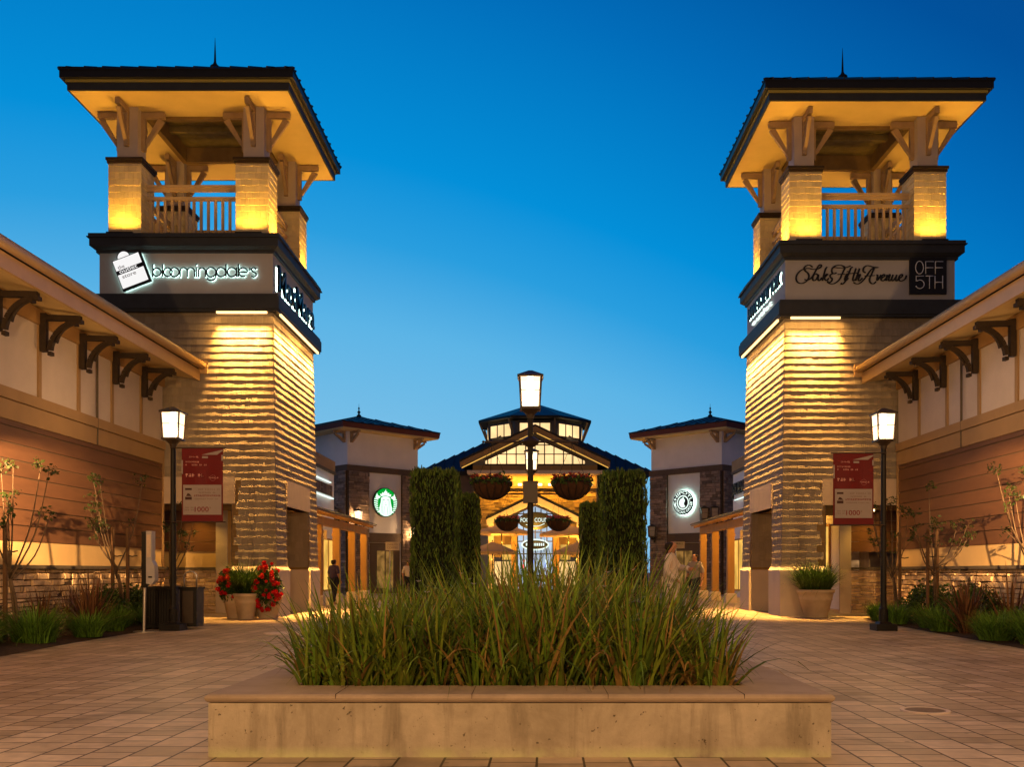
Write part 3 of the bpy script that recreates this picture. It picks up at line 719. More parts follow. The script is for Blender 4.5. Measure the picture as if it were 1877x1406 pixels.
# ------------------------------------------------------------ long low wings with bracketed eaves
def wing(s, yend, label):
    X = s * 9.3; y0 = 3.0
    T = thing('store_wing', (X, 14, 0), label, 'building', 'pair of low store wings along the plaza')
    F = Face(X, 0, -s, 0); U = (lambda y: y) if s < 0 else (lambda y: -y)     # u on this face for a given y
    def fb(g, ya, yb, z0, z1, o0, o1):
        a, b = sorted((U(ya), U(yb))); return g.fb(F, a, b, z0, z1, o0, o1)
    g = MB(); a, b = sorted((X, X + s * 9)); g.box(a, b, y0, yend, 0, 6.2)
    g.build('wall', 'stucco', T)
    g = MB(); fb(g, y0, yend, 5.78, 6.08, .002, .06); g.build('frieze', 'tandark', T)
    g = MB(); fb(g, y0, yend, 4.20, 4.40, .002, .075); fb(g, y0, yend, 3.84, 4.185, .002, .05); fb(g, yend - .12, yend, 1.24, 3.838, .002, .05)
    g.build('trim_band', 'tan', T)
    ys = [yend + .2 - 1.55 * i for i in range(1, 13)]
    for y in ys: g = MB(); fb(g, y - .055, y + .055, 4.402, 5.778, .002, .035); g.build('batten', 'tan', T)
    g = MB(); fb(g, y0, yend - .121, 1.70, 3.838, .0005, .008); g.build('siding_backing', 'capstone', T)
    g = MB(); z = 1.70; q = random.Random(5)
    while z < 3.83:
        zt = min(z + .277, 3.838); fb(g, y0, yend - .121, z, zt - .006, .009, .036); z = zt + .014
    g.build('siding', 'siding', T)
    g = MB(); fb(g, y0, yend, 1.27, 1.698, .002, .02); g.build('cream_band', 'cream', T)
    g = MB(); fb(g, y0, yend, 1.20, 1.268, .002, .14); g.build('stone_cap', 'capstone', T)
    g = MB(); fb(g, y0, yend, 0, 1.2, .001, .03); bk = g.build('stone_base', 'mortar', T)
    g = MB(); stones(g, F, min(U(8), U(yend)), max(U(8), U(yend)), 0, 1.2, .085, .26, .085, random.Random(4 + s)); g.build('stones', 'stone', bk)
    # vertical control joint
    yj = yend - 3.7; g = MB(); fb(g, yj - .006, yj + .006, 3.84, 5.78, .03, .079); g.build('control_joint', 'capstone', T)
    # eaves
    g = MB(); xo = X - s * .89; e = yend - .02
    def pr(pts, m, name, ya=y0, yb=e, sm=False):   # profile in x,z swept along y
        g = MB(); n = len(pts)
        g.add([(x, ya, z) for x, z in pts] + [(x, yb, z) for x, z in pts], [tuple(range(n)), tuple(range(2 * n - 1, n - 1, -1))] + [(i, i + n, (i + 1) % n + n, (i + 1) % n) for i in range(n)])
        return g.build(name, m, T, sm)
    dx = -s
    pr([(X + dx * .0, 6.10), (X + dx * .885, 5.97), (X + dx * .885, 6.03), (X, 6.17)], 'soffit', 'soffit')
    pr([(X + dx * .887, 5.93), (X + dx * .945, 5.93), (X + dx * .945, 6.20), (X + dx * .887, 6.20)], 'gutter', 'fascia')
    pr([(X + dx * (1.02 + .085 * math.cos(R(a))), 6.30 + .10 * math.sin(R(a))) for a in range(0, 360, 24)], 'gutter', 'gutter', y0, e + .0, True)
    pr([(X + dx * .86, 6.22), (X + dx * .95, 6.24), (X + dx * .95, 6.38), (X - dx * 4, 7.1), (X - dx * 4, 6.95)], 'roofdark', 'roof')
    g = MB(); g.box(min(X + dx * .90, X + dx * 1.13), max(X + dx * .90, X + dx * 1.13), e - .02, e + .05, 6.12, 6.43); g.build('gutter_end', 'gutter', T)
    # brackets
    for y in ys:
        g = MB(); w = .06; P3 = lambda o, z, k: F.p(U(y) + k, z, o)
        def seg(o0, z0, o1, z1, th, ww=w):
            d = Vector((o1 - o0, z1 - z0)).normalized(); nx_, nz_ = -d.y * th / 2, d.x * th / 2
            c = [(o0 - nx_, z0 - nz_), (o1 - nx_, z1 - nz_), (o1 + nx_, z1 + nz_), (o0 + nx_, z0 + nz_)]
            g.hexa([P3(c[0][0], c[0][1], -ww), P3(c[1][0], c[1][1], -ww), P3(c[1][0], c[1][1], ww), P3(c[0][0], c[0][1], ww),
                    P3(c[3][0], c[3][1], -ww), P3(c[2][0], c[2][1], -ww), P3(c[2][0], c[2][1], ww), P3(c[3][0], c[3][1], ww)])
        seg(.11, 5.28, .11, 6.0, .11, .055); seg(.0, 5.92, .80, 5.90, .10, .058)
        arc = [(.80 - .56 * math.sin(R(a)) , 5.30 + .56 * math.cos(R(a)) ) for a in range(0, 91, 10)]
        arc = [(.84 - .62 * math.sin(R(a)), 5.26 + .60 * math.cos(R(a))) for a in range(4, 87, 9)]
        for p, q2 in zip(arc[:-1], arc[1:]): seg(p[0], p[1], q2[0], q2[1], .085, .05)
        arc2 = [(.80 - .46 * math.sin(R(a)), 5.36 + .46 * math.cos(R(a))) for a in range(8, 83, 12)]
        for p, q2 in zip(arc2[:-1], arc2[1:]): seg(p[0], p[1], q2[0], q2[1], .025, .032)
        for o_, z_ in ((.235, 5.24), (.80, 5.84), (.70, 5.80)): seg(o_ - .035, z_, o_ + .035, z_, .07, .065)
        g.build('eave_bracket', 'bracket', T)
    # wall seen through the tower's side passage
    f2 = Face(0, 26.55, 0, -1); a, b = sorted((s * 11.6, s * 8.82)); c, d = sorted((s * 8.82, s * 8.50))
    g = MB(); g.fb(f2, a, d, 0, 2.84, -.6, 0); g.build('passage_wall', 'cream', T)
    g = MB(); z = 1.70
    while z < 2.8: g.fb(f2, a, b, z, min(z + .277, 2.83), .001, .025); z += .287
    g.build('passage_siding', 'siding', T)
    g = MB(); stones(g, f2, a, b, 0, 1.2, .075, .22, .06, random.Random(9)); g.build('passage_stones', 'stone', T)
    g = MB(); g.fb(f2, a, b, 1.2, 1.265, .002, .10); g.build('passage_cap', 'capstone', T)
    g = MB(); g.fb(f2, c, d, 1.2, 2.84, .002, .05); g.build('passage_pillar', 'stucco', T)
    g = MB(); g.fb(f2, c, d, 0.0, 1.2, .002, .06); g.build('pillar_base', 'lintel', T)
    g = MB(); g.lathe([(.09, 0), (.09, .05), (.03, .06)], (s * 9.2, 26.0, 2.79), 12); g.build('passage_downlight', 'downlight', T)
    light('SPOT', 'passage_beam', (s * 9.2, 26.0, 2.77), 60, AMBER, T, .05, (s * 9.4, 26.3, 0), 130, .9)
    return T
wing(-1, 23.93, 'low left wing with dark curved eave brackets and reddish board siding over stone')
wing(1, 24.33, 'low right wing with dark curved eave brackets and reddish board siding over stone')

# added unseen spotlights at the added lamp posts, throwing light pools on the walls
def added_flood(x, y, z, tx, ty, tz, w, label, size=70):
    t = thing('added_flood_light', (x, y, z), label, 'spotlight', 'added unseen wall spotlights')
    d = (Vector((tx, ty, tz)) - Vector((x, y, z))).normalized(); c = Vector((x, y, z))
    g = MB(); g.tube([c - d * .12, c + d * .04], [.06, .08], 14); g.build('housing', 'black', t)
    g = MB(); g.tube([c - d * .05, (x, y + .16, z - .02)], .015, 6); g.build('clamp_arm', 'black', t)
    light('SPOT', 'added_flood_beam', tuple(c + d * .07), w, WARM, t, .025, (tx, ty, tz), size, .55)
added_flood(-7.0, 10.1, 3.3, -9.3, 17.7, 2.35, 30000, 'added unseen black spotlight at the left lamp post, aimed at the wall', 19)
added_flood(6.9, 10.1, 3.3, 9.3, 18.2, 2.35, 30000, 'added unseen black spotlight at the right lamp post, aimed at the wall', 19)

# ------------------------------------------------------------ street lamps
def lantern(T, x, y, z, k, lit, on=True):
    """square lantern whose base sits at z"""
    g = MB(); g.lathe([(.055 * k, -.14 * k), (.07 * k, -.08 * k), (.12 * k, -.03 * k), (.15 * k, 0)], (x, y, z), 16)
    g.sq(x, y, .17 * k, z, z + .035 * k)
    h = .52 * k
    for a in (-1, 1):
        for b in (-1, 1): g.bar((x + a * .148 * k, y + b * .148 * k, z + .03 * k), (x + a * .175 * k, y + b * .175 * k, z + h), .026 * k)
    for a in (-1, 1):
        g.box(x + a * .158 * k - .004, x + a * .158 * k + .004, y - .155 * k, y + .155 * k, z + .30 * k, z + .312 * k)
        g.box(x - .155 * k, x + .155 * k, y + a * .158 * k - .004, y + a * .158 * k + .004, z + .30 * k, z + .312 * k)
    g.sq(x, y, .205 * k, z + h, z + h + .03 * k).sq(x, y, .215 * k, z + h + .03 * k, z + h + .13 * k, .03 * k)
    fr = g.build('lantern', 'bronze', T)
    g = MB()
    for (dx, dy) in ((0, -1), (0, 1), (1, 0), (-1, 0)):
        f = Face(x, y, dx, dy); a, b = .137 * k, .163 * k
        g.add([f.p(-a, z + .036 * k, .142 * k), f.p(a, z + .036 * k, .142 * k), f.p(b, z + h - .002, .168 * k), f.p(-b, z + h - .002, .168 * k)], [(0, 1, 2, 3)])
    g.build('lantern_glass', 'lglass' if on else 'lglassoff', fr)
    if on:
        g = MB(); g.lathe([(.02, 0), (.055 * k, .03), (.06 * k, .09), (.05 * k, .20 * k), (.01, .22 * k)], (x, y, z + .29 * k), 12); g.build('bulb', 'bulb', fr, True)
        g = MB(); g.lathe([(.10 * k, 0), (.02, .05 * k)], (x, y, z + .04 * k), 12); g.build('lamp_socket', 'paper', fr, True)
        light('POINT', 'lantern_light', (x, y, z + .17 * k), lit, WARM, T, .09)
def street_lamp(x, y, top, k, watts, label, group=None):
    T = thing('street_lamp', (x, y, 0), label, 'street lamp', 'black lantern street lamps')
    g = MB(); g.box(x - .20, x + .20, y - .20, y + .20, 0, .13).sq(x, y, .13, .131, .17, .10); g.build('base', 'black', T)
    zb = top - .65 * k
    g = MB(); g.lathe([(.085, .17), (.085, .42), (.065, .46), (.058, .5), (.048, zb - .13)], (x, y, 0), 16); g.box(x - .03, x + .03, y - .10, y - .07, .22, .32); g.build('pole', 'black', T)
    lantern(T, x, y, zb, k, watts)
    return T
street_lamp(-7.02, 18.6, 4.36, 1.0, P_POST, 'lit street lamp carrying a red banner beside the black trash bins')
street_lamp(6.82, 18.6, 4.33, 1.0, P_POST, 'lit street lamp carrying a red banner by the right planting bed')
LC = street_lamp(-.055, 17.0, 4.73, 1.08, P_POST * .9, 'tallest lit lamp with crossarm in the middle behind the grass planter')
LF = street_lamp(-.06, 29.0, 4.90, 1.08, P_POST * .9, 'smaller more distant lamp lined up behind the middle lamp')
street_lamp(-7.0, 2.2, 4.35, 1.0, 1200, 'street lamp beside the left bed nearest the viewer, outside the photo')
street_lamp(-7.0, 10.3, 4.35, 1.0, 1100, 'added unseen street lamp beside the left bed, lighting the paving')  # added with its right twin, out of view, to brighten paving and beds
street_lamp(6.9, 10.3, 4.35, 1.0, 1100, 'added unseen street lamp beside the right bed, lighting the paving')
street_lamp(6.9, 2.2, 4.35, 1.0, 1200, 'street lamp beside the right bed nearest the viewer, outside the photo')
street_lamp(-.6, -2.4, 4.7, 1.0, 4700, 'street lamp standing behind the viewer')
def crossarm(T, x, y, z, half, box_z, double=False):
    g = MB(); g.tube([(x - half, y, z), (x + half, y, z)], .018, 8)
    g.tube([(x - half * .8, y, z + .03), (x + half * .8, y, z + .03)], .008, 6)
    g.lathe([(.06, -.09), (.13, -.05), (.17, 0), (.13, .05), (.06, .09)], (x, y, z), 16)
    for a in (-1, 1): g.lathe([(.005, -.03), (.028, 0), (.005, .03)], (x + a * (half + .02), y, z), 8)
    g.build('crossarm', 'bronze', T)
    if box_z:
        g = MB(); g.box(x - .13, x + .13, y - .12, y + .12, box_z, box_z + .36).box(x - .14, x + .14, y - .13, y + .13, box_z + .361, box_z + .38); g.build('junction_box', 'bronze', T)
        for a in (-1, 1):
            g = MB(); g.tube([(x + a * .05, y, box_z + .22), (x + a * .62, y, box_z + .22)], .009, 6); g.build('stay_rod', 'bronze', T)
crossarm(LC, -.055, 17, 3.46, .82, 2.37)
crossarm(LF, -.06, 29, 3.50, .80, None)
def basket(x, y, zrim, r, ztop, petal, label):
    q = random.Random(int(x * 100 + y)); T = thing('hanging_basket', (x, y, zrim - r * .9), label, 'flower basket', 'flower baskets hung from the lamp crossarms')
    g = MB(); g.lathe([(.03, -r * .86)] + [(r * math.sin(R(a)), -r * .86 * math.cos(R(a))) for a in range(12, 91, 13)] + [(r * 1.02, .02), (r * .9, .02), (r * .85, -.05)], (x, y, zrim), 24); g.build('bowl', 'coir', T, True)
    g = MB()
    for i in range(14):
        az = 2 * math.pi * i / 14
        g.tube([(x + 1.02 * r * math.sin(R(a)) * math.cos(az), y + 1.02 * r * math.sin(R(a)) * math.sin(az), zrim - r * .88 * math.cos(R(a))) for a in range(0, 91, 15)], .006, 5)
    g.tube([(x + r * 1.03 * math.cos(a / 12 * math.pi), y + r * 1.03 * math.sin(a / 12 * math.pi), zrim + .01) for a in range(25)], .009, 5); g.build('wire_frame', 'black', T)
    g = MB()
    for i in range(3):
        az = .5 + 2 * math.pi * i / 3; g.tube([(x + r * math.cos(az), y + r * math.sin(az), zrim), (x, y, ztop)], .004, 4)
    g.build('chain', 'black', T)
    g = MB()
    for i in range(420):
        a = q.uniform(0, 6.28); rr = r * 1.12 * math.sqrt(q.random()); g.leaf((x + rr * math.cos(a), y + rr * math.sin(a), zrim + .02 + abs(q.gauss(0, .05)) - (.05 if rr > r else 0)), .07, q)
    g.build('foliage', 'leafdark', T)
    g = MB()
    for i in range(70):
        a = q.uniform(0, 6.28); rr = r * 1.05 * math.sqrt(q.random()); c = (x + rr * math.cos(a), y + rr * math.sin(a), zrim + .07 + q.uniform(0, .08))
        for k in range(6): g.leaf((c[0] + q.gauss(0, .018), c[1] + q.gauss(0, .018), c[2] + q.gauss(0, .014)), .05, q)
    g.build('blossoms', petal, T)
basket(-.745, 17, 2.72, .34, 3.45, 'petaldull', 'large coir basket of red blossoms, left of the middle lamp pole')
basket(.68, 17, 2.72, .34, 3.45, 'petaldull', 'large coir basket of red blossoms, right of the middle lamp pole')
basket(-.80, 29, 2.68, .35, 3.49, 'petalpink', 'smaller looking coir basket of pink blossoms, low left of the lamp pole')
basket(.76, 29, 2.68, .35, 3.49, 'petalpink', 'smaller looking coir basket of pink blossoms, low right of the lamp pole')

# banners
def banner(px, y, side, x0, x1, zt, zb, label, sheen):
    T = thing('banner', ((x0 + x1) / 2, y, zb), label, 'banner', 'red banners on the street lamps')
    F = Face(0, y - .012, 0, -1); g = MB(); k = 12; ph = rnd.uniform(0, 3)
    vs = []; fs = []
    for j in range(k + 1):
        for i in range(k + 1):
            u = x0 + (x1 - x0) * i / k; z = zb + (zt - zb) * j / k
            vs.append((u, y + .008 * math.sin(i * .9 + ph) * math.sin(math.pi * j / k), z))
    fs = [(j * (k + 1) + i, j * (k + 1) + i + 1, (j + 1) * (k + 1) + i + 1, (j + 1) * (k + 1) + i) for j in range(k) for i in range(k)]
    g.add(vs, fs); cl = g.build('cloth', 'red', T)
    w, h = x1 - x0, zt - zb; X = lambda a: x0 + a * w; Z = lambda b: zt - b * h
    def rc(a0, a1, b0, b1, m, o=.004, name='printed_panel'):
        g = MB(); g.fb(F, X(a0), X(a1), Z(b1), Z(b0), o, o + .0015); return g.build(name, m, T)
    rc(.04, .965, .50, .91, 'bannerwhite', .0)
    g = MB(); g.fpoly(F, [(X(.48), Z(.088)), (X(.86), Z(.088)), (X(1.0), Z(.03)), (X(.98), Z(.02))], .0, .0015)
    g.build('printed_flash', 'bannerwhite', T)
    rc(.0, .035, .16, .35, 'bannerwhite', .0, 'printed_flash'); rc(.965, 1.0, .09, .17, 'bannerwhite', .0, 'printed_flash')
    q = random.Random(2)
    def glyphs(a0, a1, b, hh, m, name='printed_line', dens=.86, step=None):
        g = MB(); step = step or hh * h * .95; u = X(a0)
        while u < X(a1):
            if q.random() < dens:
                z0, z1 = Z(b + hh), Z(b); ww = step * .8; t = hh * h * .13
                for _ in range(2): zz = q.uniform(z0, z1 - t); g.fb(F, u, u + ww, zz, zz + t, .0022, .003)
                for _ in range(2): uu = q.uniform(u, u + ww - t); g.fb(F, uu, uu + t, z0, z1, .0031, .0038)
            u += step
        g.build(name, m, T)
    glyphs(.10, .42, .105, .024, 'inkpink'); glyphs(.10, .42, .175, .022, 'inkpink'); glyphs(.10, .66, .215, .022, 'inkpink', dens=.7)
    rc(.50, .64, .108, .135, 'bannerwhite', .001, 'printed_mark')
    glyphs(.10, .52, .345, .045, 'inkpink', dens=.8)
    g = MB(); g.tube([(X(.76) + .055 * math.cos(a / 12 * math.pi), y - .014, Z(.405) + .055 * math.sin(a / 12 * math.pi)) for a in range(25)], .0015, 4); g.build('printed_stamp', 'inkpink', T)
    glyphs(.66, .87, .39, .024, 'inkpink')
    for b0, b1 in ((.545, .572), (.665, .705)): rc(.09, .25, b0, b1, 'inkdark', .0022, 'printed_mark')
    g = MB(); g.fpoly(F, [(X(.11), Z(.655)), (X(.25), Z(.655)), (X(.19), Z(.62)), (X(.15), Z(.615))], .0022, .003); g.build('printed_mark', 'inkdark', T)
    glyphs(.33, .90, .55, .024, 'ink'); glyphs(.42, .80, .595, .022, 'ink'); glyphs(.30, .92, .635, .026, 'inkred', dens=1)
    glyphs(.32, .88, .685, .018, 'ink', dens=.9); glyphs(.08, .28, .80, .022, 'ink'); glyphs(.08, .28, .835, .022, 'ink')
    text('printed_number', '1000', F, X(.49), Z(.868), .0022, .062 * h * 1.1, 'inkred', T, .001, .34 * w, bold=.02)
    glyphs(.68, .73, .80, .03, 'ink')
    g = MB(); xa = px; xe = x1 + .05 if side > 0 else x0 - .05
    for z in (zt + .012, zb - .012): g.tube([(xa, y, z), (xe, y, z)], .012, 8)
    g.build('banner_arms', 'bronze', T)
banner(-7.02, 18.45, 1, -6.80, -6.0, 3.53, 2.12, 'red and white banner marked 1000 hanging to the right of its pole', 0)
banner(6.82, 18.45, -1, 5.79, 6.57, 3.43, 2.06, 'red and white banner marked 1000 hanging to the left of its pole', 0)

# ------------------------------------------------------------ planter in the foreground
T = thing('raised_planter', (-.08, 7.5, 0), 'long low stained concrete planter with rounded coping in the foreground', 'planter')
PX0, PX1, PY0, PY1, PZ = -2.01, 1.84, 5.90, 9.3, .335
g = MB(); w = .36
g.box(PX0, PX1, PY0, PY0 + w, 0, PZ).box(PX0, PX1, PY1 - w, PY1, 0, PZ).box(PX0, PX0 + w, PY0 + w, PY1 - w, 0, PZ).box(PX1 - w, PX1, PY0 + w, PY1 - w, 0, PZ)
g.build('planter_wall', 'concrete', T)
g = MB(); bm_prof = [(0, .0), (-.012, .008), (-.020, .027), (-.012, .046), (0, .054)]
def coping(x0, x1, y0, y1):
    g = MB(); o = .012; wi = .44; z = PZ + .002
    ring = []
    for d, zz in [(.012, 0), (-.006, .006), (-.016, .018), (-.020, .030), (-.014, .045), (.0, .054), (wi - .01, .056), (wi, .050), (wi, 0)]:
        ring.append([(x0 + d, y0 + d, z + zz), (x1 - d, y0 + d, z + zz), (x1 - d, y1 - d, z + zz), (x0 + d, y1 - d, z + zz)])
    vs = [p for r in ring for p in r]; k = len(ring)
    fs = [(i * 4 + j, i * 4 + (j + 1) % 4, ((i + 1) % k) * 4 + (j + 1) % 4, ((i + 1) % k) * 4 + j) for i in range(k) for j in range(4)]
    return g.add(vs, fs)
coping(PX0, PX1, PY0, PY1).build('coping', 'coping', T, False)
for x in (-1.22, -.38, .46, 1.30): g = MB(); g.box(x - .0013, x + .0013, PY0 - .022, PY0 + .44, PZ + .03, PZ + .0585); g.build('coping_joint', 'mortar', T)
g = MB(); n = 16
pts = {}
for i in range(n + 1):
    for j in range(n + 1): pts[i, j] = (PX0 + .4 + (PX1 - PX0 - .8) * i / n, PY0 + .4 + (PY1 - PY0 - .8) * j / n, PZ - .03 + .02 * rnd.random())
for i in range(n):
    for j in range(n): g.add([pts[i, j], pts[i + 1, j], pts[i + 1, j + 1], pts[i, j + 1]], [(0, 1, 2, 3)])
g.build('soil', 'soil', T)
# the grass-like planting: clumps
def planting():
    q = random.Random(21); G = MB(); D = MB(); fl = []
    cl = []
    for i in range(70):
        cl.append((q.uniform(PX0 + .52, PX1 - .52), PY0 + .47 + (PY1 - PY0 - .94) * q.random() ** .9))
    for x in [PX0 + .55 + k * .21 for k in range(14)]: cl.append((x + q.uniform(-.05, .05), PY0 + .50 + q.uniform(0, .12)))
    for (x, y) in cl:
        right = (x - PX0) / (PX1 - PX0)
        for i in range(74):
            dry = q.random() < .09 + .34 * right * (1 if y > 6.6 else .6)
            a = q.uniform(0, 6.283); rb = q.random() ** .6 * .13; az = a + q.gauss(0, .45); hgt = .90 + .12 * math.sin(x * 2.1 + 1.0) + .10 * math.sin(x * 5 + y * 3) - .26 * min(1, max(0, (x - .75) / .5)) - .12 * min(1, max(0, (-1.1 - x) / .4))
            L = q.uniform(.50, 1.0) * hgt * 1.08 * (1.02 if not dry else .92)
            ln = abs(q.gauss(.05, .20)) + rb * 1.6
            bx, by = x + rb * math.cos(a), y + rb * math.sin(a)
            bx = min(max(bx, PX0 + .45), PX1 - .45); by = max(by, PY0 + .45)
            dr = q.uniform(.1, .8) if q.random() < .70 else q.uniform(1.0, 2.6)
            (D if dry else G).blade((bx, by, PZ - .02), az, ln, L, q.uniform(.013, .031), dr, 6, q.uniform(-.8, .8))
        if q.random() < .9:
            for i in range(4):
                az = q.uniform(0, 6.283); D.blade((x, y, PZ), az, q.uniform(.3, .9), q.uniform(.3, .55), .009, q.uniform(1, 2.4), 6)
    T = G.build('planter_grass', 'grass'); tag(T, 'dense tall strappy green grass filling the foreground planter', 'grass', kind='stuff')
    D.build('dry_blades', 'grassdry', T)
    fp = [(-.62, 8.2, 1.13), (-.55, 8.15, 1.08), (-.50, 8.0, 1.04), (-.10, 7.6, 1.10), (.08, 7.5, 1.09), (.32, 8.3, 1.17), (.84, 8.1, 1.16), (1.02, 7.2, 1.04), (.10, 7.2, .98),
          (.62, 8.0, 1.14), (-.36, 8.4, 1.12), (.55, 7.4, 1.03), (-.85, 7.6, .98), (.78, 7.0, .92), (-.02, 7.0, .93), (-1.0, 8.3, 1.06)]
    for (x, y, z) in fp:
        g = MB(); st = MB(); st.tube([(x + .04, y, PZ), (x + .02, y, z * .6 + .15), (x, y, z)], .004, 5)
        for i in range(6):
            az = i * 1.047 + q.uniform(-.2, .2); g.blade((x, y, z), az, .9, .045, .022, 1.0, 3)
        f = st.build('flower_stem', 'leaf', T); g.build('flower', 'petalwhite', f)
planting()

# ------------------------------------------------------------ bed planting
def grass_tuft(x, y, r, L, n, m, label, group, q, name='grass_clump', w=.012, z=.03):
    g = MB()
    for i in range(n):
        a = q.uniform(0, 6.283); rr = r * q.random() ** .7 * .55
        az = a + q.gauss(0, .5); g.blade((x + rr * math.cos(a), y + rr * math.sin(a), z), az, abs(q.gauss(.25, .25)), L * q.uniform(.6, 1.1), w * q.uniform(.7, 1.3), q.uniform(.5, 1.9), 5, q.uniform(-.5, .5))
    T = thing(name, (x, y, z), label, 'plant', group); g.build('blades', m, T); return T
def flax(x, y, L, n, label, q):
    g = MB()
    for i in range(n):
        az = q.uniform(0, 6.283); a = q.uniform(0, 6.283); r = q.uniform(0, .13)
        g.blade((x + r * math.cos(a), y + r * math.sin(a), .03), az, abs(q.gauss(.28, .26)), L * q.uniform(.55, 1.1), q.uniform(.025, .05), q.uniform(0, .5) if q.random() < .7 else q.uniform(.8, 2.0), 6, q.uniform(-.4, .4))
    T = thing('flax_plant', (x, y, .03), label, 'plant', 'bronze flax plants in the beds'); g.build('leaves', 'flax', T)
def shrub(x, y, rx, ry, h, label, q, m='leafdark', n=2600):
    g = MB()
    for i in range(n):
        a = q.uniform(0, 6.283); t = math.acos(q.uniform(0, 1)); k = q.uniform(.72, 1.03) * (1 + .10 * math.sin(3 * a + 5 * t) + .07 * math.sin(7 * a - 3 * t))
        g.leaf((x + rx * k * math.sin(t) * math.cos(a), y + ry * k * math.sin(t) * math.sin(a), .08 + h * k * math.cos(t)), q.uniform(.05, .085), q)
    T = thing('round_shrub', (x, y, .03), label, 'shrub', 'dark leafy shrubs in the beds'); g.build('foliage', m, T)
    g = MB()
    for i in range(7): a = i * .9; g.tube([(x, y, .02), (x + rx * .5 * math.cos(a), y + ry * .5 * math.sin(a), h * .7)], [.02, .006], 5)
    g.build('stems', 'bark', T)
q = random.Random(77)
LG = 'green grass clumps in the beds'
for (x, y, r, L, lab) in [(-7.75, 13.1, .42, .60, 'green grass clump at the left frame edge'), (-7.85, 15.0, .55, .68, 'widest green grass clump in the left bed beside the frame edge'),
                          (-7.95, 17.9, .45, .58, 'green grass clump just left of the black trash bins'), (-8.3, 19.0, .4, .5, 'low green grass clump behind the silver stand'),
                          (-7.78, 20.9, .32, .52, 'small green grass clump right of the trash bins by the stone wall')]:
    grass_tuft(x, y, r, L, 900, 'lomandra', lab, LG, q)
for (x, y, r, L, lab) in [(7.75, 14.6, .50, .60, 'green grass clump at the right frame edge'), (7.55, 15.6, .45, .55, 'green grass clump in front of the dark flax, right bed'), (8.1, 15.4, .45, .62, 'leafy green grass clump behind the right edge clumps'),
                          (7.95, 19.0, .45, .55, 'green grass clump right of the right lamp post base'), (7.75, 20.4, .40, .50, 'green grass clump just behind the right lamp post'), (7.95, 21.9, .36, .5, 'low green grass clump nearest the right flower pot')]:
    grass_tuft(x, y, r, L, 900, 'lomandra', lab, LG, q)
flax(-7.95, 12.6, 1.0, 90, 'dark flax plant cut by the left frame edge', q)
flax(-8.35, 16.2, .85, 80, 'small dark flax plant low against the left stone wall', q)
flax(-7.95, 17.1, 1.15, 120, 'large spiky bronze flax plant between two green clumps, left bed', q)
flax(7.85, 17.3, 1.05, 130, 'sprawling bronze flax plant in the right bed', q)
flax(8.45, 16.9, 1.25, 60, 'upright bronze flax plant with two tall leaves by the right wall', q)
for (x, y, r, L, lab) in [(-7.62, 16.35, .40, .50, 'low green grass clump at the paving edge before the large flax, left bed'), (-7.95, 19.9, .35, .45, 'green grass clump peeking behind the wide trash bin'), (-8.2, 13.9, .45, .6, 'shaded green grass clump behind the left edge clumps')]:
    grass_tuft(x, y, r, L, 900, 'lomandra', lab, LG, q)
for (x, y, r, L, lab) in [(7.70, 17.9, .42, .5, 'green grass clump between the right lamp post and the flax'), (8.2, 14.2, .5, .62, 'bright green grass clump cut by the right frame edge'), (8.0, 16.2, .45, .55, 'green grass clump directly under the right edge tree')]:
    grass_tuft(x, y, r, L, 900, 'lomandra', lab, LG, q)
flax(-8.5, 14.4, .95, 90, 'dark flax plant against the stone wall near the left frame edge', q)
flax(-8.75, 18.2, .9, 70, 'thin flax plant against the stone left of the twin stakes', q)
flax(8.75, 19.4, .85, 80, 'dark flax plant against the right stone wall behind the shrubs', q)
shrub(-8.55, 20.3, .45, .6, .75, 'dark shrub behind the trash bins, left bed', q)
shrub(-8.5, 19.0, .42, .55, .72, 'dark shrub left of the silver stand', q)
shrub(8.55, 20.6, .55, 1.0, .80, 'wide dark shrub behind the right lamp post', q)
shrub(8.6, 18.7, .5, .9, .80, 'dark shrub between the young tree and the right wall', q)
shrub(8.6, 15.6, .55, .9, .85, 'dark shrub at the right frame edge against the stone wall', q)
shrub(-8.6, 14.2, .5, .9, .7, 'dark shrub at the left frame edge behind the flax', q)
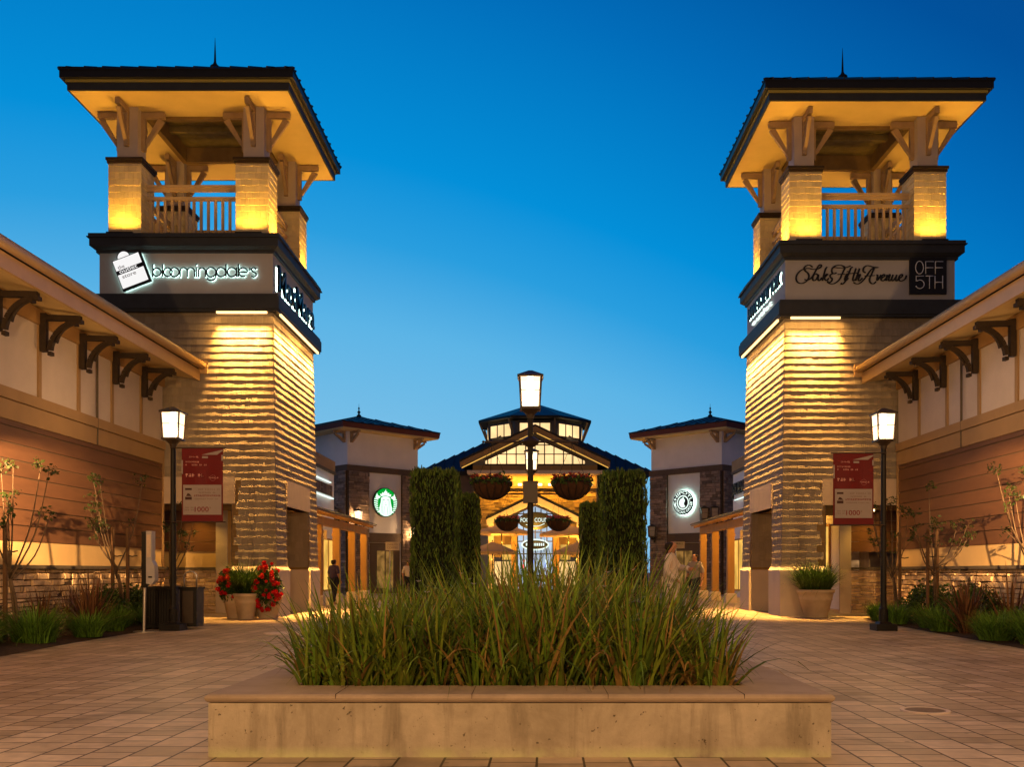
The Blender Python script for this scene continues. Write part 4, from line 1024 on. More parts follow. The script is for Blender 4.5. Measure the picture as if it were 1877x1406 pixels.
# young staked trees
def young_tree(x, y, h, lab, seed, twigs):
    q = random.Random(seed); T = thing('young_tree', (x, y, 0), lab, 'tree', 'young staked trees in the beds')
    g = MB(); c = MB(); lean = q.uniform(-.05, .05); fk = h * .36
    for k in range(2):
        g.tube(smoothpts([(x + .05 * k, y, 0), (x + .05 * k + .03, y + .02, fk * .5), (x + lean + .02 * k, y, fk)], 3), [.026, .025, .024, .023, .022, .021, .02], 7)
    for i in range(twigs):
        az = q.uniform(0, 6.283) if i else 1.3; r = h * q.uniform(.14, .27); top = h * q.uniform(.62, 1.0) if i else h
        p0 = (x + lean, y, fk + q.uniform(-.1, .2)); p2 = (x + r * math.cos(az), y + r * math.sin(az), top)
        p1 = (x + r * .62 * math.cos(az), y + r * .62 * math.sin(az), fk + (top - fk) * .45 + q.uniform(-.08, .05))
        pp = smoothpts([p0, p1, p2], 4); n = len(pp); g.tube(pp, [.017 - .011 * j / (n - 1) for j in range(n)], 6)
        for tw in range(4):
            a3 = q.uniform(0, 6.283); e = (p2[0] + .11 * math.cos(a3), p2[1] + .11 * math.sin(a3), p2[2] + q.uniform(.0, .13)); g.tube([p2, e], [.0055, .002], 4)
            for j in range(9): c.leaf((e[0] + q.gauss(0, .03), e[1] + q.gauss(0, .03), e[2] + q.gauss(0, .025)), q.uniform(.03, .06), q)
        for j in range(8): c.leaf((p2[0] + q.gauss(0, .06), p2[1] + q.gauss(0, .06), p2[2] + q.gauss(.02, .05)), q.uniform(.05, .09), q)
        if q.random() < .75:
            az2 = az + q.uniform(-1.3, 1.3); p3 = (p1[0] + .22 * math.cos(az2), p1[1] + .22 * math.sin(az2), p1[2] + q.uniform(.12, .35))
            g.tube([p1, p3], [.009, .004], 5)
            for j in range(14): c.leaf((p3[0] + q.gauss(0, .05), p3[1] + q.gauss(0, .05), p3[2] + q.gauss(0, .04)), q.uniform(.04, .08), q)
    g.build('trunk', 'bark', T, True); c.build('crown', 'leaf', T)
def stake(x, y, h, lab):
    g = MB(); g.lathe([(.036, 0), (.036, h - .02), (.028, h)], (x, y, 0), 10)
    T = thing('tree_stake', (x, y, 0), lab, 'stake', 'wooden stakes holding the young trees'); g.build('pole', 'stake', T)
    g = MB(); g.tube([(x, y, h * .72), (x + .1, y - .02, h * .71), (x + .2, y, h * .72)], .012, 6); g.build('tie', 'tie', T)
young_tree(-8.15, 14.9, 2.85, 'bare young tree with leafy tufts at the left frame edge', 3, 7)
young_tree(-8.42, 19.4, 3.05, 'bare young tree between two stakes in front of the left siding', 14, 8)
young_tree(-8.42, 22.1, 2.75, 'bare pale young tree behind the left lamp post', 9, 6)
young_tree(8.42, 20.1, 2.95, 'bare young tree between two stakes in front of the right siding', 5, 8)
young_tree(8.42, 22.3, 2.80, 'bare pale young tree beside the right lamp post', 8, 7)
young_tree(8.75, 16.6, 2.9, 'young tree with branches reaching in at the right frame edge', 12, 7)
for x, y, l in [(-8.33, 15.05, 'dark wooden stake of the tree at the left frame edge'), (-8.53, 19.35, 'left hand wooden stake of the tree before the left siding'), (-8.29, 19.5, 'right hand wooden stake of the tree before the left siding'),
                (8.28, 20.05, 'left hand wooden stake of the tree before the right siding'), (8.54, 20.2, 'right hand wooden stake of the tree before the right siding'), (8.52, 22.2, 'wooden stake of the pale tree beside the right lamp post')]:
    stake(x, y, 2.05, l)

# ------------------------------------------------------------ pots
def pot(x, y, r, h, lab):
    T = thing('flower_pot', (x, y, 0), lab, 'flower pot', 'large pale stone pots by the towers')
    g = MB(); g.lathe([(r * .60, 0), (r * .63, .02), (r * .66, h * .2), (r * .70, h * .22), (r * .84, h * .62), (r * .88, h * .64), (r * .87, h * .68), (r * .94, h * .88), (r, h * .89), (r, h), (r * .92, h), (r * .88, h - .06)], (x, y, 0), 32)
    g.build('bowl', 'pot', T, True)
    g = MB(); g.lathe([(r * .885, h - .07), (.01, h - .05)], (x, y, 0), 24); g.build('soil', 'soil', T)
def geranium(x, y, z, r, lab, q, hz=.5, nf=26):
    T = thing('red_flowers', (x, y, z), lab, 'flowers', 'red flowers spilling from the pots')
    g = MB()
    for i in range(2600):
        a = q.uniform(0, 6.283); t = math.acos(q.uniform(-1, 1)); k = q.uniform(.45, 1.0) * (1 + .12 * math.sin(3 * a + 4 * t))
        g.leaf((x + r * k * math.sin(t) * math.cos(a), y + r * k * math.sin(t) * math.sin(a), z + hz * k * math.cos(t)), q.uniform(.05, .085), q)
    g.build('foliage', 'leafdark', T)
    for i in range(nf):
        a = q.uniform(3.3, 6.1) if q.random() < .75 else q.uniform(0, 6.283); t = math.acos(q.uniform(-.95, .95)); k = q.uniform(.95, 1.15)
        c = (x + r * k * math.sin(t) * math.cos(a), y + r * k * math.sin(t) * math.sin(a), z + hz * k * math.cos(t)); g = MB(); sz = q.uniform(.035, .068)
        for j in range(60):
            d = Vector((q.gauss(0, 1), q.gauss(0, 1), q.gauss(0, 1))).normalized() * sz * q.uniform(.6, 1)
            g.leaf((c[0] + d.x, c[1] + d.y, c[2] + d.z), sz * .95, q)
        g.build('flower', 'petalred', T)
q = random.Random(5)
pot(-6.93, 23.0, .30, .62, 'small pale pot front and middle of the red flower group')
pot(-7.28, 23.35, .32, .60, 'pale pot under red flowers, left of its group')
pot(-6.52, 23.42, .36, .55, 'pale pot hidden under the biggest mass of red flowers')
grass_tuft(-6.95, 23.15, .40, .92, 1100, 'grasspot', 'dark upright grass in the middle red flower pot', 'grass growing in the big pots', q, 'potted_grass', .012, .58)
geranium(-7.38, 23.2, .80, .27, 'red flowers hanging over the left pot of the group', q, .42, 22)
geranium(-6.46, 23.2, .76, .34, 'biggest mass of red flowers, in front of the left tower plinth', q, .56, 60)
pot(7.02, 23.75, .46, .70, 'wide pale pot of grass in front of the right tower')
grass_tuft(7.02, 23.75, .62, .86, 1700, 'grasspot', 'bushy dark grass in the pale pot before the right tower', 'grass growing in the big pots', q, 'potted_grass', .012, .62)

# ------------------------------------------------------------ bins and stand on the left
T = thing('trash_bin', (-7.42, 19.2, 0), 'wide black slatted trash bin behind the left lamp post', 'trash bin')
g = MB(); g.box(-7.75, -7.17, 18.95, 19.5, .06, .82); g.build('bin_body', 'black', T)
g = MB(); F = Face(0, 18.95, 0, -1)
for i in range(11): g.fb(F, -7.74 + i * .0525, -7.705 + i * .0525, .09, .79, .002, .022)
g.fb(F, -7.77, -7.15, .79, .85, -.57, .035).fb(F, -7.77, -7.15, .03, .088, -.57, .03); g.build('slats', 'black', T)
T = thing('trash_bin', (-6.86, 19.15, 0), 'narrow black trash bin with bronze door and arched hood by the lamp', 'trash bin')
g = MB(); g.box(-7.03, -6.70, 18.98, 19.4, .05, .80); g.build('bin_body', 'black', T)
g = MB(); g.fb(Face(0, 18.98, 0, -1), -6.98, -6.76, .12, .76, .002, .02); g.build('bin_door', 'bronze', T)
g = MB(); g.fb(Face(0, 18.98, 0, -1), -7.05, -6.68, .80, .84, -.44, .03); g.build('bin_lid', 'black', T)
g = MB(); g.tube([(-6.99, 19.1, .84), (-6.99, 19.1, 1.05)] + [(-6.865 + .125 * math.cos(R(a)), 19.1, 1.05 + .10 * math.sin(R(a))) for a in range(180, -1, -20)] + [(-6.74, 19.1, .84)], .018, 8); g.build('hood', 'steel', T, True)
T = thing('dispenser_stand', (-7.45, 18.2, 0), 'silver curved dispenser on a slim pole beside the trash bins', 'stand')
g = MB(); g.lathe([(.26, 0), (.26, .012), (.05, .02)], (-7.42, 18.2, 0), 28); g.build('base', 'steel', T)
g = MB(); g.tube([(-7.45, 18.25, .01), (-7.43, 18.25, .95)], .03, 10); g.build('pole', 'steel', T)
g = MB(); g.add([(-7.46, 18.16, .84), (-7.36, 18.16, .84), (-7.36, 18.16, 1.9), (-7.46, 18.16, 1.9), (-7.46, 18.34, .84), (-7.36, 18.34, .9), (-7.40, 18.34, 1.93), (-7.46, 18.34, 1.93)],
              [(0, 1, 2, 3), (7, 6, 5, 4), (0, 4, 5, 1), (1, 5, 6, 2), (2, 6, 7, 3), (3, 7, 4, 0)]); g.build('back_panel', 'black', T)
g = MB(); prof = [(-7.355, 1.92), (-7.25, 1.92), (-7.25, 1.36), (-7.20, 1.27), (-7.19, .98), (-7.26, .90), (-7.355, .92)]; n = len(prof)
g.add([(x, 18.12, z) for x, z in prof] + [(x, 18.30, z) for x, z in prof], [tuple(range(n)), tuple(range(2 * n - 1, n - 1, -1))] + [(i, i + n, (i + 1) % n + n, (i + 1) % n) for i in range(n)]); g.build('dispenser', 'silver', T)
g = MB(); g.box(-7.34, -7.265, 18.108, 18.119, 1.42, 1.85); g.build('notice', 'paper', T)
g = MB(); g.box(-7.31, -7.24, 18.108, 18.119, 1.03, 1.06); g.build('dispenser_slot', 'black', T)

# ------------------------------------------------------------ columnar hedges
def column_hedge(x, y, w, d, h, lab, seed):
    q = random.Random(seed); T = thing('clipped_conifer', (x, y, 0), lab, 'tree', 'tall clipped conifer columns')
    g = MB(); hw, hd = w / 2, d / 2
    n = int(8200 * (w + d) / 1.8 * h / 3.2)
    for i in range(n):
        f = q.random(); z = h * q.random() ** .95
        if f < .14: a, b = q.uniform(-.92, .92), q.uniform(-.92, .92); z = h + q.gauss(-.02, .035) + .02 * math.sin(a * 7 + seed)
        elif f < .57: a, b = q.uniform(-1, 1), q.choice((-1, 1))
        else: a, b = q.choice((-1, 1)), q.uniform(-1, 1)
        k = 1 + .05 * math.sin(a * 9 + z * .7 + b * 5) + .03 * math.sin(z * 4 + a * 3) + .02 * math.sin(z * 1.7 + seed * 2 + b) + q.gauss(0, .028)
        if z > h * .9: k *= .97 - .2 * (z / h - .9)
        if q.random() < .012: k += q.uniform(.04, .10)
        px, py = x + a * hw * k, y + b * hd * k
        s = q.uniform(.035, .08); az = q.uniform(0, 6.28)
        vx, vy = math.cos(az) * s * .22, math.sin(az) * s * .22; tx, ty = q.gauss(0, .02), q.gauss(0, .02)
        g.add([(px - vx, py - vy, z - s * .6), (px + vx, py + vy, z - s * .4), (px + tx + vx * .3, py + ty + vy * .3, z + s), (px + tx - vx * .6, py + ty - vy * .6, z + s * .8)], [(0, 1, 2, 3)])
    g.build('crown', 'hedge', T)
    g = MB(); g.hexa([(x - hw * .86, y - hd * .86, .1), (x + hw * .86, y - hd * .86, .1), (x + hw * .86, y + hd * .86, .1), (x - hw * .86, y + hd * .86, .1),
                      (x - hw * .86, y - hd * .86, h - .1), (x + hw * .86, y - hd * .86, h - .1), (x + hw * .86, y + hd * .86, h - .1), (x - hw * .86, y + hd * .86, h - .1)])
    g.build('inner_core', 'hedgecore', T)  # dark box added inside the crown, stops seeing through the leaves
    g = MB(); g.tube([(x, y, 0), (x, y, .4)], .07, 8); g.build('trunk', 'bark', T)
column_hedge(-2.05, 20.0, .90, .9, 3.22, 'tallest dark clipped conifer left of the middle lamp', 1)
column_hedge(-1.86, 27.0, .62, .8, 3.28, 'narrower conifer column tucked right of the tall left one', 2)
column_hedge(1.86, 20.0, .88, .9, 3.18, 'tallest dark clipped conifer right of the middle lamp', 3)
column_hedge(1.75, 30.0, .56, .8, 3.25, 'narrow dark conifer column tucked left of the tall right one', 4)

# ------------------------------------------------------------ shop rows and colonnades behind the towers
def shop_row(s, label):
    X = s * 9.2; ya, yb = 28.75, 44.0
    T = thing('shop_row', (X, 36, 0), label, 'building', 'shop rows behind the towers')
    F = Face(X, 0, -s, 0); U = (lambda y: y) if s < 0 else (lambda y: -y)
    def fb(g, y0, y1, z0, z1, o0, o1): a, b = sorted((U(y0), U(y1))); return g.fb(F, a, b, z0, z1, o0, o1)
    g = MB(); a, b = sorted((X, X + s * 6)); g.box(a, b, ya, yb, 0, 6.15); g.build('wall', 'farwhite', T)
    g = MB(); fb(g, ya, yb, 5.72, 6.2, .002, .06); g.build('parapet', 'tan', T)
    g = MB(); fb(g, ya, yb, 5.60, 5.718, .002, .09); g.build('cornice', 'capstone', T)
    for i, y in enumerate((29.6, 32.6, 35.6, 38.6, 41.6)):
        g = MB(); fb(g, y, y + 2.1, .35, 2.55, .002, .02); w = g.build('shop_window', 'winyellow' if i % 2 == 0 else 'winpale', T)
        g = MB(); fb(g, y - .06, y, .3, 2.6, .002, .06); fb(g, y + 2.1, y + 2.16, .3, 2.6, .002, .06); fb(g, y, y + 2.1, 2.55, 2.62, .002, .06); fb(g, y + 1.02, y + 1.08, .35, 2.55, .021, .05); fb(g, y, y + 2.1, .28, .35, .002, .06)
        g.build('window_frame', 'timber', w)
    return T, F, U, fb
for s in (-1, 1):
    T, F, U, fb = shop_row(s, 'low shop row with lit windows behind the left tower' if s < 0 else 'low shop row with lit windows behind the right tower')
    if s > 0:
        t = thing('store_sign', F.p(U(42), 4.75, .1), 'black block capitals partly hidden behind the right tower', 'sign')
        text('lettering', 'JOURNEYS', F, U(41.9), 4.62, .08, .52, 'signblack', t, .08, 3.3, bold=.03)
        g = MB(); fb(g, 40.2, 43.3, 4.36, 4.40, .06, .10); g.build('light_bar', 'signwhite', t)
    else:
        t = thing('store_sign', F.p(U(42), 4.75, .1), 'dark shop sign between two bright white light bars, left', 'sign')
        g = MB(); fb(g, 39.5, 43.2, 4.55, 5.02, .06, .10)
        g.build('sign_board', 'farbrown', t)
        g = MB(); fb(g, 39.5, 42.9, 5.12, 5.17, .05, .12); fb(g, 39.5, 43.3, 4.42, 4.48, .05, .14); g.build('light_bar', 'signwhite', t)
        text('lettering', 'IIIHIIIH', F, U(41.4), 4.62, .102, .34, 'ink', t, .02, 3.3)
    # colonnade
    xp = s * 7.28; ys = (29.4, 32.3, 35.3, 38.3, 41.0)
    C = thing('timber_colonnade', (xp, 35, 0), 'timber colonnade with shed roof in front of the ' + ('left' if s < 0 else 'right') + ' shops', 'colonnade', 'timber colonnades')
    for y in ys:
        g = MB(); g.sq(xp, y, .13, .34, 2.75).sq(xp, y, .15, 2.45, 2.56); g.build('post', 'timber', C)
        g = MB(); g.sq(xp, y, .20, 0, .30).sq(xp, y, .20, .30, .345, .16); g.build('post_base', 'plinth', C)
    g = MB(); g.box(xp - .10, xp + .10, 28.8, 41.25, 2.75, 3.02); g.build('beam', 'timber', C)
    g = MB(); xe, xw = xp - s * .42, s * 9.15; zz = lambda x: 3.10 + abs(x - xe) * .27
    for (t0, t1, ins, nm, mm) in ((0, .05, 0, 'roof_boards', 'timber'), (.052, .11, -.03, 'roof', 'roofdark')):
        g = MB(); a = xe + s * ins; g.hexa([(a, 28.8, zz(a) + t0), (xw, 28.8, zz(xw) + t0), (xw, 41.6 - ins, zz(xw) + t0), (a, 41.6 - ins, zz(a) + t0),
                (a, 28.8, zz(a) + t1), (xw, 28.8, zz(xw) + t1), (xw, 41.6 - ins, zz(xw) + t1), (a, 41.6 - ins, zz(a) + t1)]); g.build(nm, mm, C)
    g = MB(); y = 29.0
    while y < 41.5: g.hexa([(xe + s * .03, y, zz(xe) - .10), (xw, y, zz(xw) - .12), (xw, y + .07, zz(xw) - .12), (xe + s * .03, y + .07, zz(xe) - .10),
                            (xe + s * .03, y, zz(xe) - .002), (xw, y, zz(xw) - .002), (xw, y + .07, zz(xw) - .002), (xe + s * .03, y + .07, zz(xe) - .002)]); y += .5
    g.build('rafters', 'timber', C)
    for i, y in enumerate((30.8, 33.8, 36.8, 39.8)):
        g = MB(); g.lathe([(.03, .12), (.16, .03), (.15, 0)], (s * 8.2, y, 3.08), 14); g.build('pendant_lamp', 'downlight', C)
        light('POINT', 'colonnade_light', (s * 8.2, y, 2.95), 75, AMBER, C, .08)
    for i, y in enumerate((33.0, 36.2)):
        T2 = thing('hanging_shop_sign', (s * 8.2, y, 2.3), ('nearer ' if i == 0 else 'farther ') + 'cream blade sign under the ' + ('left' if s < 0 else 'right') + ' colonnade', 'sign', 'blade signs under the colonnades')
        g = MB(); g.box(s * 8.2 - .36, s * 8.2 + .36, y - .02, y + .02, 2.36, 2.72); g.build('sign_panel', 'paper', T2)
        g = MB(); g.box(s * 8.2 - .22, s * 8.2 - .06, y - .026, y - .021, 2.45, 2.50).box(s * 8.2 + .02, s * 8.2 + .26, y - .026, y - .021, 2.45, 2.50); g.build('lettering', 'ink', T2)

# ------------------------------------------------------------ corner pavilions with hipped roofs
def pavilion(s, label):
    cx, cy = s * 9.19, 50.25
    if s > 0: cx = 9.30
    T = thing('corner_pavilion', (cx, cy, 0), label, 'building', 'corner pavilions with hipped roofs')
    w = 3.1 / math.sqrt(2); r2 = math.sqrt(.5)
    Fa = Face(cx + .7071 * w * 1, cy - .7071 * w, 1, -1); Fb = Face(cx - .7071 * w, cy - .7071 * w, -1, -1)
    Fc = Face(cx + .7071 * w, cy + .7071 * w, 1, 1); Fd = Face(cx - .7071 * w, cy + .7071 * w, -1, 1)
    L = w    # half length of a side
    def rot(h, z0, z1, m, name, h1=None):
        h1 = h if h1 is None else h1; g = MB()
        g.hexa([(cx, cy - h, z0), (cx + h, cy, z0), (cx, cy + h, z0), (cx - h, cy, z0), (cx, cy - h1, z1), (cx + h1, cy, z1), (cx, cy + h1, z1), (cx - h1, cy, z1)])
        return g.build(name, m, T)
    rot(3.1, 0, 8.2, 'farwhite', 'wall')
    rot(3.22, 6.14, 6.44, 'farbrown', 'band_course')
    sf = rot(4.2, 8.10, 8.16, 'soffit', 'soffit')
    rot(4.24, 8.162, 8.40, 'fascia', 'fascia', 4.28); rot(4.30, 8.402, 8.46, 'roofdark', 'gutter')
    g = MB(); h = 4.3; A = (cx, cy, 9.32); cs = [(cx, cy - h, 8.462), (cx + h, cy, 8.462), (cx, cy + h, 8.462), (cx - h, cy, 8.462)]
    g.add(cs + [A], [(0, 1, 4), (1, 2, 4), (2, 3, 4), (3, 0, 4)])
    for c, d in zip(cs, cs[1:] + cs[:1]):
        for k in range(1, 10):
            p = Vector(c).lerp(Vector(d), k / 10); e = 1 - abs(k / 5 - 1); mid = (Vector(c) + Vector(d)) / 2; dirn = (Vector(A) - mid)
            g.bar(p, p + dirn * e, .03, .07)
    g.build('roof', 'roofdark', T)
    g = MB(); g.lathe([(.13, -.1), (.12, .10), (.05, .14), (.05, .2), (.10, .26), (.04, .33), (.02, .4), (.055, .46), (.01, .54), (.004, .72)], (cx, cy, 9.28), 10); g.build('finial', 'roofdark', T, True)
    for f, k in ((Fa, 1), (Fb, -1), (Fc, 0), (Fd, 0)):
        for u in (-L + .22, L - .22):
            g = MB(); g.fb(f, u - .07, u + .07, 7.55, 8.1, .002, .10).fb(f, u - .06, u + .06, 8.0, 8.098, .10, .72)
            g.hexa([f.p(u - .05, 7.55, .10), f.p(u + .05, 7.55, .10), f.p(u + .05, 7.75, .10), f.p(u - .05, 7.75, .10), f.p(u - .05, 7.90, .62), f.p(u + .05, 7.90, .62), f.p(u + .05, 8.0, .62), f.p(u - .05, 8.0, .62)])
            g.build('eave_bracket', 'bracketlight', T)
    # stone piers either side of a plain sign panel
    main = Fa if s < 0 else Fb
    un, uf = (-1, 1) if s < 0 else (1, -1)      # near end / far end along u
    q = random.Random(8 + s); lo, hi = 3.12, 6.14
    def span(f, a, b, z0, z1, nm='stone_pier'):
        a, b = sorted((a, b)); g = MB(); g.fb(f, a, b, z0, z1, .002, .10); k = g.build(nm, 'mortar', T)
        g = MB(); stones(g, f, a, b, z0, z1, .12, .38, .07, q); 
        for i, v in enumerate(g.v): g.v[i] = (v[0] + f.n[0] * .10, v[1] + f.n[1] * .10, v[2])
        g.build('stones', 'stonedark', k)
    span(main, un * L, un * (L - 1.22), 0, hi); span(main, uf * L, uf * (L - 1.10), 0, hi)
    side = Fb if s < 0 else Fa
    span(side, -L, L, 0, hi)
    g = MB(); a, b = sorted((un * (L - 1.22), uf * (L - 1.10))); g.fb(main, a, b, 2.62, 3.10, .002, .09); g.build('door_header', 'farbrown', T)
    g = MB(); g.fb(main, a + .1, b - .1, 0.02, 2.60, .002, .03); d = g.build('doors', 'farbrown', T)
    g = MB(); m = (a + b) / 2
    g.fb(main, m - .5, m - .04, .3, 2.2, .031, .05).fb(main, m + .04, m + .5, .3, 2.2, .031, .05); g.build('door_glass', 'doorglow', d)
    return T, main, un, uf, L, (a + b) / 2
def sconce(f, u, z, lab, on):
    T = thing('wall_lantern', f.p(u, z, .2), lab, 'wall lamp', 'wall lanterns on the corner pavilions')
    p = f.p(u, z, .42); g = MB(); g.bar(f.p(u, z - .12, .17), f.p(u, z - .12, .42), .05).fb(f, u - .06, u + .06, z - .3, z + .05, .17, .20); g.build('bracket', 'black', T)
    lantern(T, p[0], p[1], z, 1.0, 140, on)
TP, FP, un, uf, LL, mid = pavilion(-1, 'hip roofed corner pavilion of stone and stucco with the green round sign')
sconce(FP, un * (LL - .35), 3.6, 'lit wall lantern on the left pavilion near its corner', True)
sconce(Face(FP.o[0] - .7071 * 0, FP.o[1], 1, -1), uf * (LL - .5), 2.9, 'lit wall lantern beside the tall left conifer', True)
sconce(Face(-9.19 - .7071 * LL, 50.25 - .7071 * LL, -1, -1), LL - .5, 3.7, 'unlit dark wall lantern above the left colonnade roof', False)
# green round sign
t = thing('round_logo_sign', FP.p(mid - .1, 4.65, .15), 'round lit green and white sign with crowned long haired figure', 'sign')
u0, z0, r = mid - .12, 4.66, .74
g = MB(); g.fpoly(FP, [(u0 + r * math.cos(i / 24 * math.pi), z0 + r * math.sin(i / 24 * math.pi)) for i in range(48)], .12, .24); g.build('sign_rim', 'signblack', t)
g = MB(); g.fpoly(FP, [(u0 + (r - .03) * math.cos(i / 24 * math.pi), z0 + (r - .03) * math.sin(i / 24 * math.pi)) for i in range(48)], .241, .25); g.build('sign_disc', 'signgreen', t)
def pz(pts, m='signwhite', o=.251, e=.256, nm='emblem_shape', parent=t, F=FP):
    g = MB()
    for p in pts: g.fpoly(F, [(u0 + x * r, z0 + y * r) for x, y in p], o, e)
    return g.build(nm, m, parent)
crown = [(-.40, .40), (-.47, .58), (-.28, .56), (-.30, .68), (-.13, .64), (-.13, .76), (-.05, .74), (0, .90), (.05, .74), (.13, .76), (.13, .64), (.30, .68), (.28, .56), (.47, .58), (.40, .40), (0, .47)]
pz([crown])
pz([[(-.38, .30), (-.2, .40), (0, .43), (.2, .40), (.38, .30), (.42, .0), (.50, -.30), (.62, -.58), (.45, -.82), (.2, -.93), (0, -.95), (-.2, -.93), (-.45, -.82), (-.62, -.58), (-.50, -.30), (-.42, 0)]])
for sg in (-1, 1):
    pz([[(sg * .42, .48 - .1), (sg * .66, .46), (sg * .72, .62), (sg * .86, .30), (sg * .70, .20), (sg * .50, .28)]])
    for k in range(7):
        y = .20 - k * .145; x1 = math.sqrt(max(.02, .93 - y * y)) ; pz([[(sg * (x1 - .30 + k * .01), y - .06), (sg * x1, y - .02), (sg * x1, y + .055), (sg * (x1 - .32 + k * .01), y + .01)]])
hair = []
for x in (-.30, -.22, .22, .30): hair.append([(x - .008, .22), (x + .008, .22), (x * 1.35 + .008, -.80), (x * 1.35 - .008, -.80)])
for x in (-.15, .15): hair += [[(x - .07, .16), (x + .07, .16), (x + .07, .19), (x - .07, .19)]]
hair += [[(-.09, -.17), (.09, -.17), (.06, -.20), (-.06, -.20)], [(-.015, -.02), (.02, -.04), (.02, -.07), (-.02, -.07)], [(-.13, -.28), (-.11, -.28), (-.16, -.85), (-.18, -.85)], [(.11, -.28), (.13, -.28), (.18, -.85), (.16, -.85)]]
pz(hair, 'farbrown', .2562, .258, 'emblem_lines')
pz([[(-.62, -.52), (-.50, -.40), (-.56, -.62)], [(.62, -.52), (.50, -.40), (.56, -.62)]], 'signgreen', .2562, .258)

TP2, FP2, un2, uf2, LL2, mid2 = pavilion(1, 'hip roofed corner pavilion of stone and stucco with the black and white round sign')
sconce(FP2, uf2 * (LL2 - .35), 2.95, 'unlit wall lantern beside the tall right conifer', False)
sconce(FP2, un2 * (LL2 - .75), 3.75, 'unlit wall lantern left of a pair above the right colonnade roof', False)
sconce(FP2, un2 * (LL2 - .15), 3.75, 'unlit wall lantern right of a pair above the right colonnade roof', False)
t2 = thing('round_logo_sign', FP2.p(mid2, 4.65, .15), 'round halo lit black and white sign with lettered ring and pepper emblem', 'sign')
u0, z0, r = mid2 + .05, 4.66, .62
cd = lambda rr: [(u0 + rr * math.cos(i / 24 * math.pi), z0 + rr * math.sin(i / 24 * math.pi)) for i in range(48)]
g = MB(); g.fpoly(FP2, cd(r * 1.0), .06, .08); g.build('halo_light', 'halo', t2)
g = MB(); g.fpoly(FP2, cd(r), .12, .20); g.build('sign_disc', 'signblack', t2)
g = MB(); g.fpoly(FP2, cd(r * .60), .201, .206); g.build('inner_ring', 'signwhite', t2)
g = MB(); g.fpoly(FP2, cd(r * .50), .2065, .21); g.build('inner_disc', 'signblack', t2)
g = MB(); g.fpoly(FP2, [(u0 + x * r, z0 + y * r) for x, y in [(-.36, .12), (-.26, .28), (-.08, .36), (.04, .46), (.12, .44), (.08, .34), (.20, .24), (.20, .08), (.10, -.06), (.14, -.20), (.26, -.32), (.10, -.42), (-.12, -.42), (-.30, -.28), (-.40, -.08)]], .2105, .214); g.build('pepper_emblem', 'signwhite', t2)
text('ring_lettering', 'CHIPOTLE', FP2, u0, z0, .201, .165, 'signwhite', t2, .006, 1.62, arc=(r * .69, math.pi / 2, 1), bold=.02)
text('ring_lettering', 'MEXICAN GRILL', FP2, u0, z0, .201, .13, 'signwhite', t2, .006, 1.62, arc=(r * .90, -math.pi / 2, -1), bold=.02)
for sg in (-1, 1):
    g = MB(); g.fpoly(FP2, [(u0 + sg * r * .80 + .035 * math.cos(i / 6 * math.pi), z0 - .02 + .035 * math.sin(i / 6 * math.pi)) for i in range(12)], .201, .207); g.build('ring_dot', 'signwhite', t2)
# small signs before the pavilions
def small_sign(x, y, z, w, h, m, lab, lines, inkm):
    T = thing('shop_notice_sign', (x, y, 0), lab, 'sign'); g = MB(); g.box(x - w / 2, x + w / 2, y - .03, y + .03, z, z + h); g.build('sign_panel', m, T)
    g = MB(); g.tube([(x - w * .2, y + .02, 0), (x - w * .2, y + .02, z)], .025, 8).box(x - .18, x + .18, y - .15, y + .15, 0, .03); g.build('sign_stand', 'steel', T)
    F = Face(x, y - .03, 0, -1)
    for i, l in enumerate(lines): text('lettering', l, F, 0, z + h * (.58 - .38 * i), .002, h * .24, inkm, T, .004, w * .78)
small_sign(-6.35, 43.0, 2.10, .62, .38, 'paper', 'small cream sign lettered STARBUCKS COFFEE in front of the left pavilion', ['STARBUCKS', 'COFFEE'], 'ink')
small_sign(6.3, 41.5, 2.15, .55, .30, 'bannerwhite', 'small white edged notice sign in front of the right pavilion', ['GRILL'], 'inkdark')
def low_wall(x0, x1, y, label):
    pass

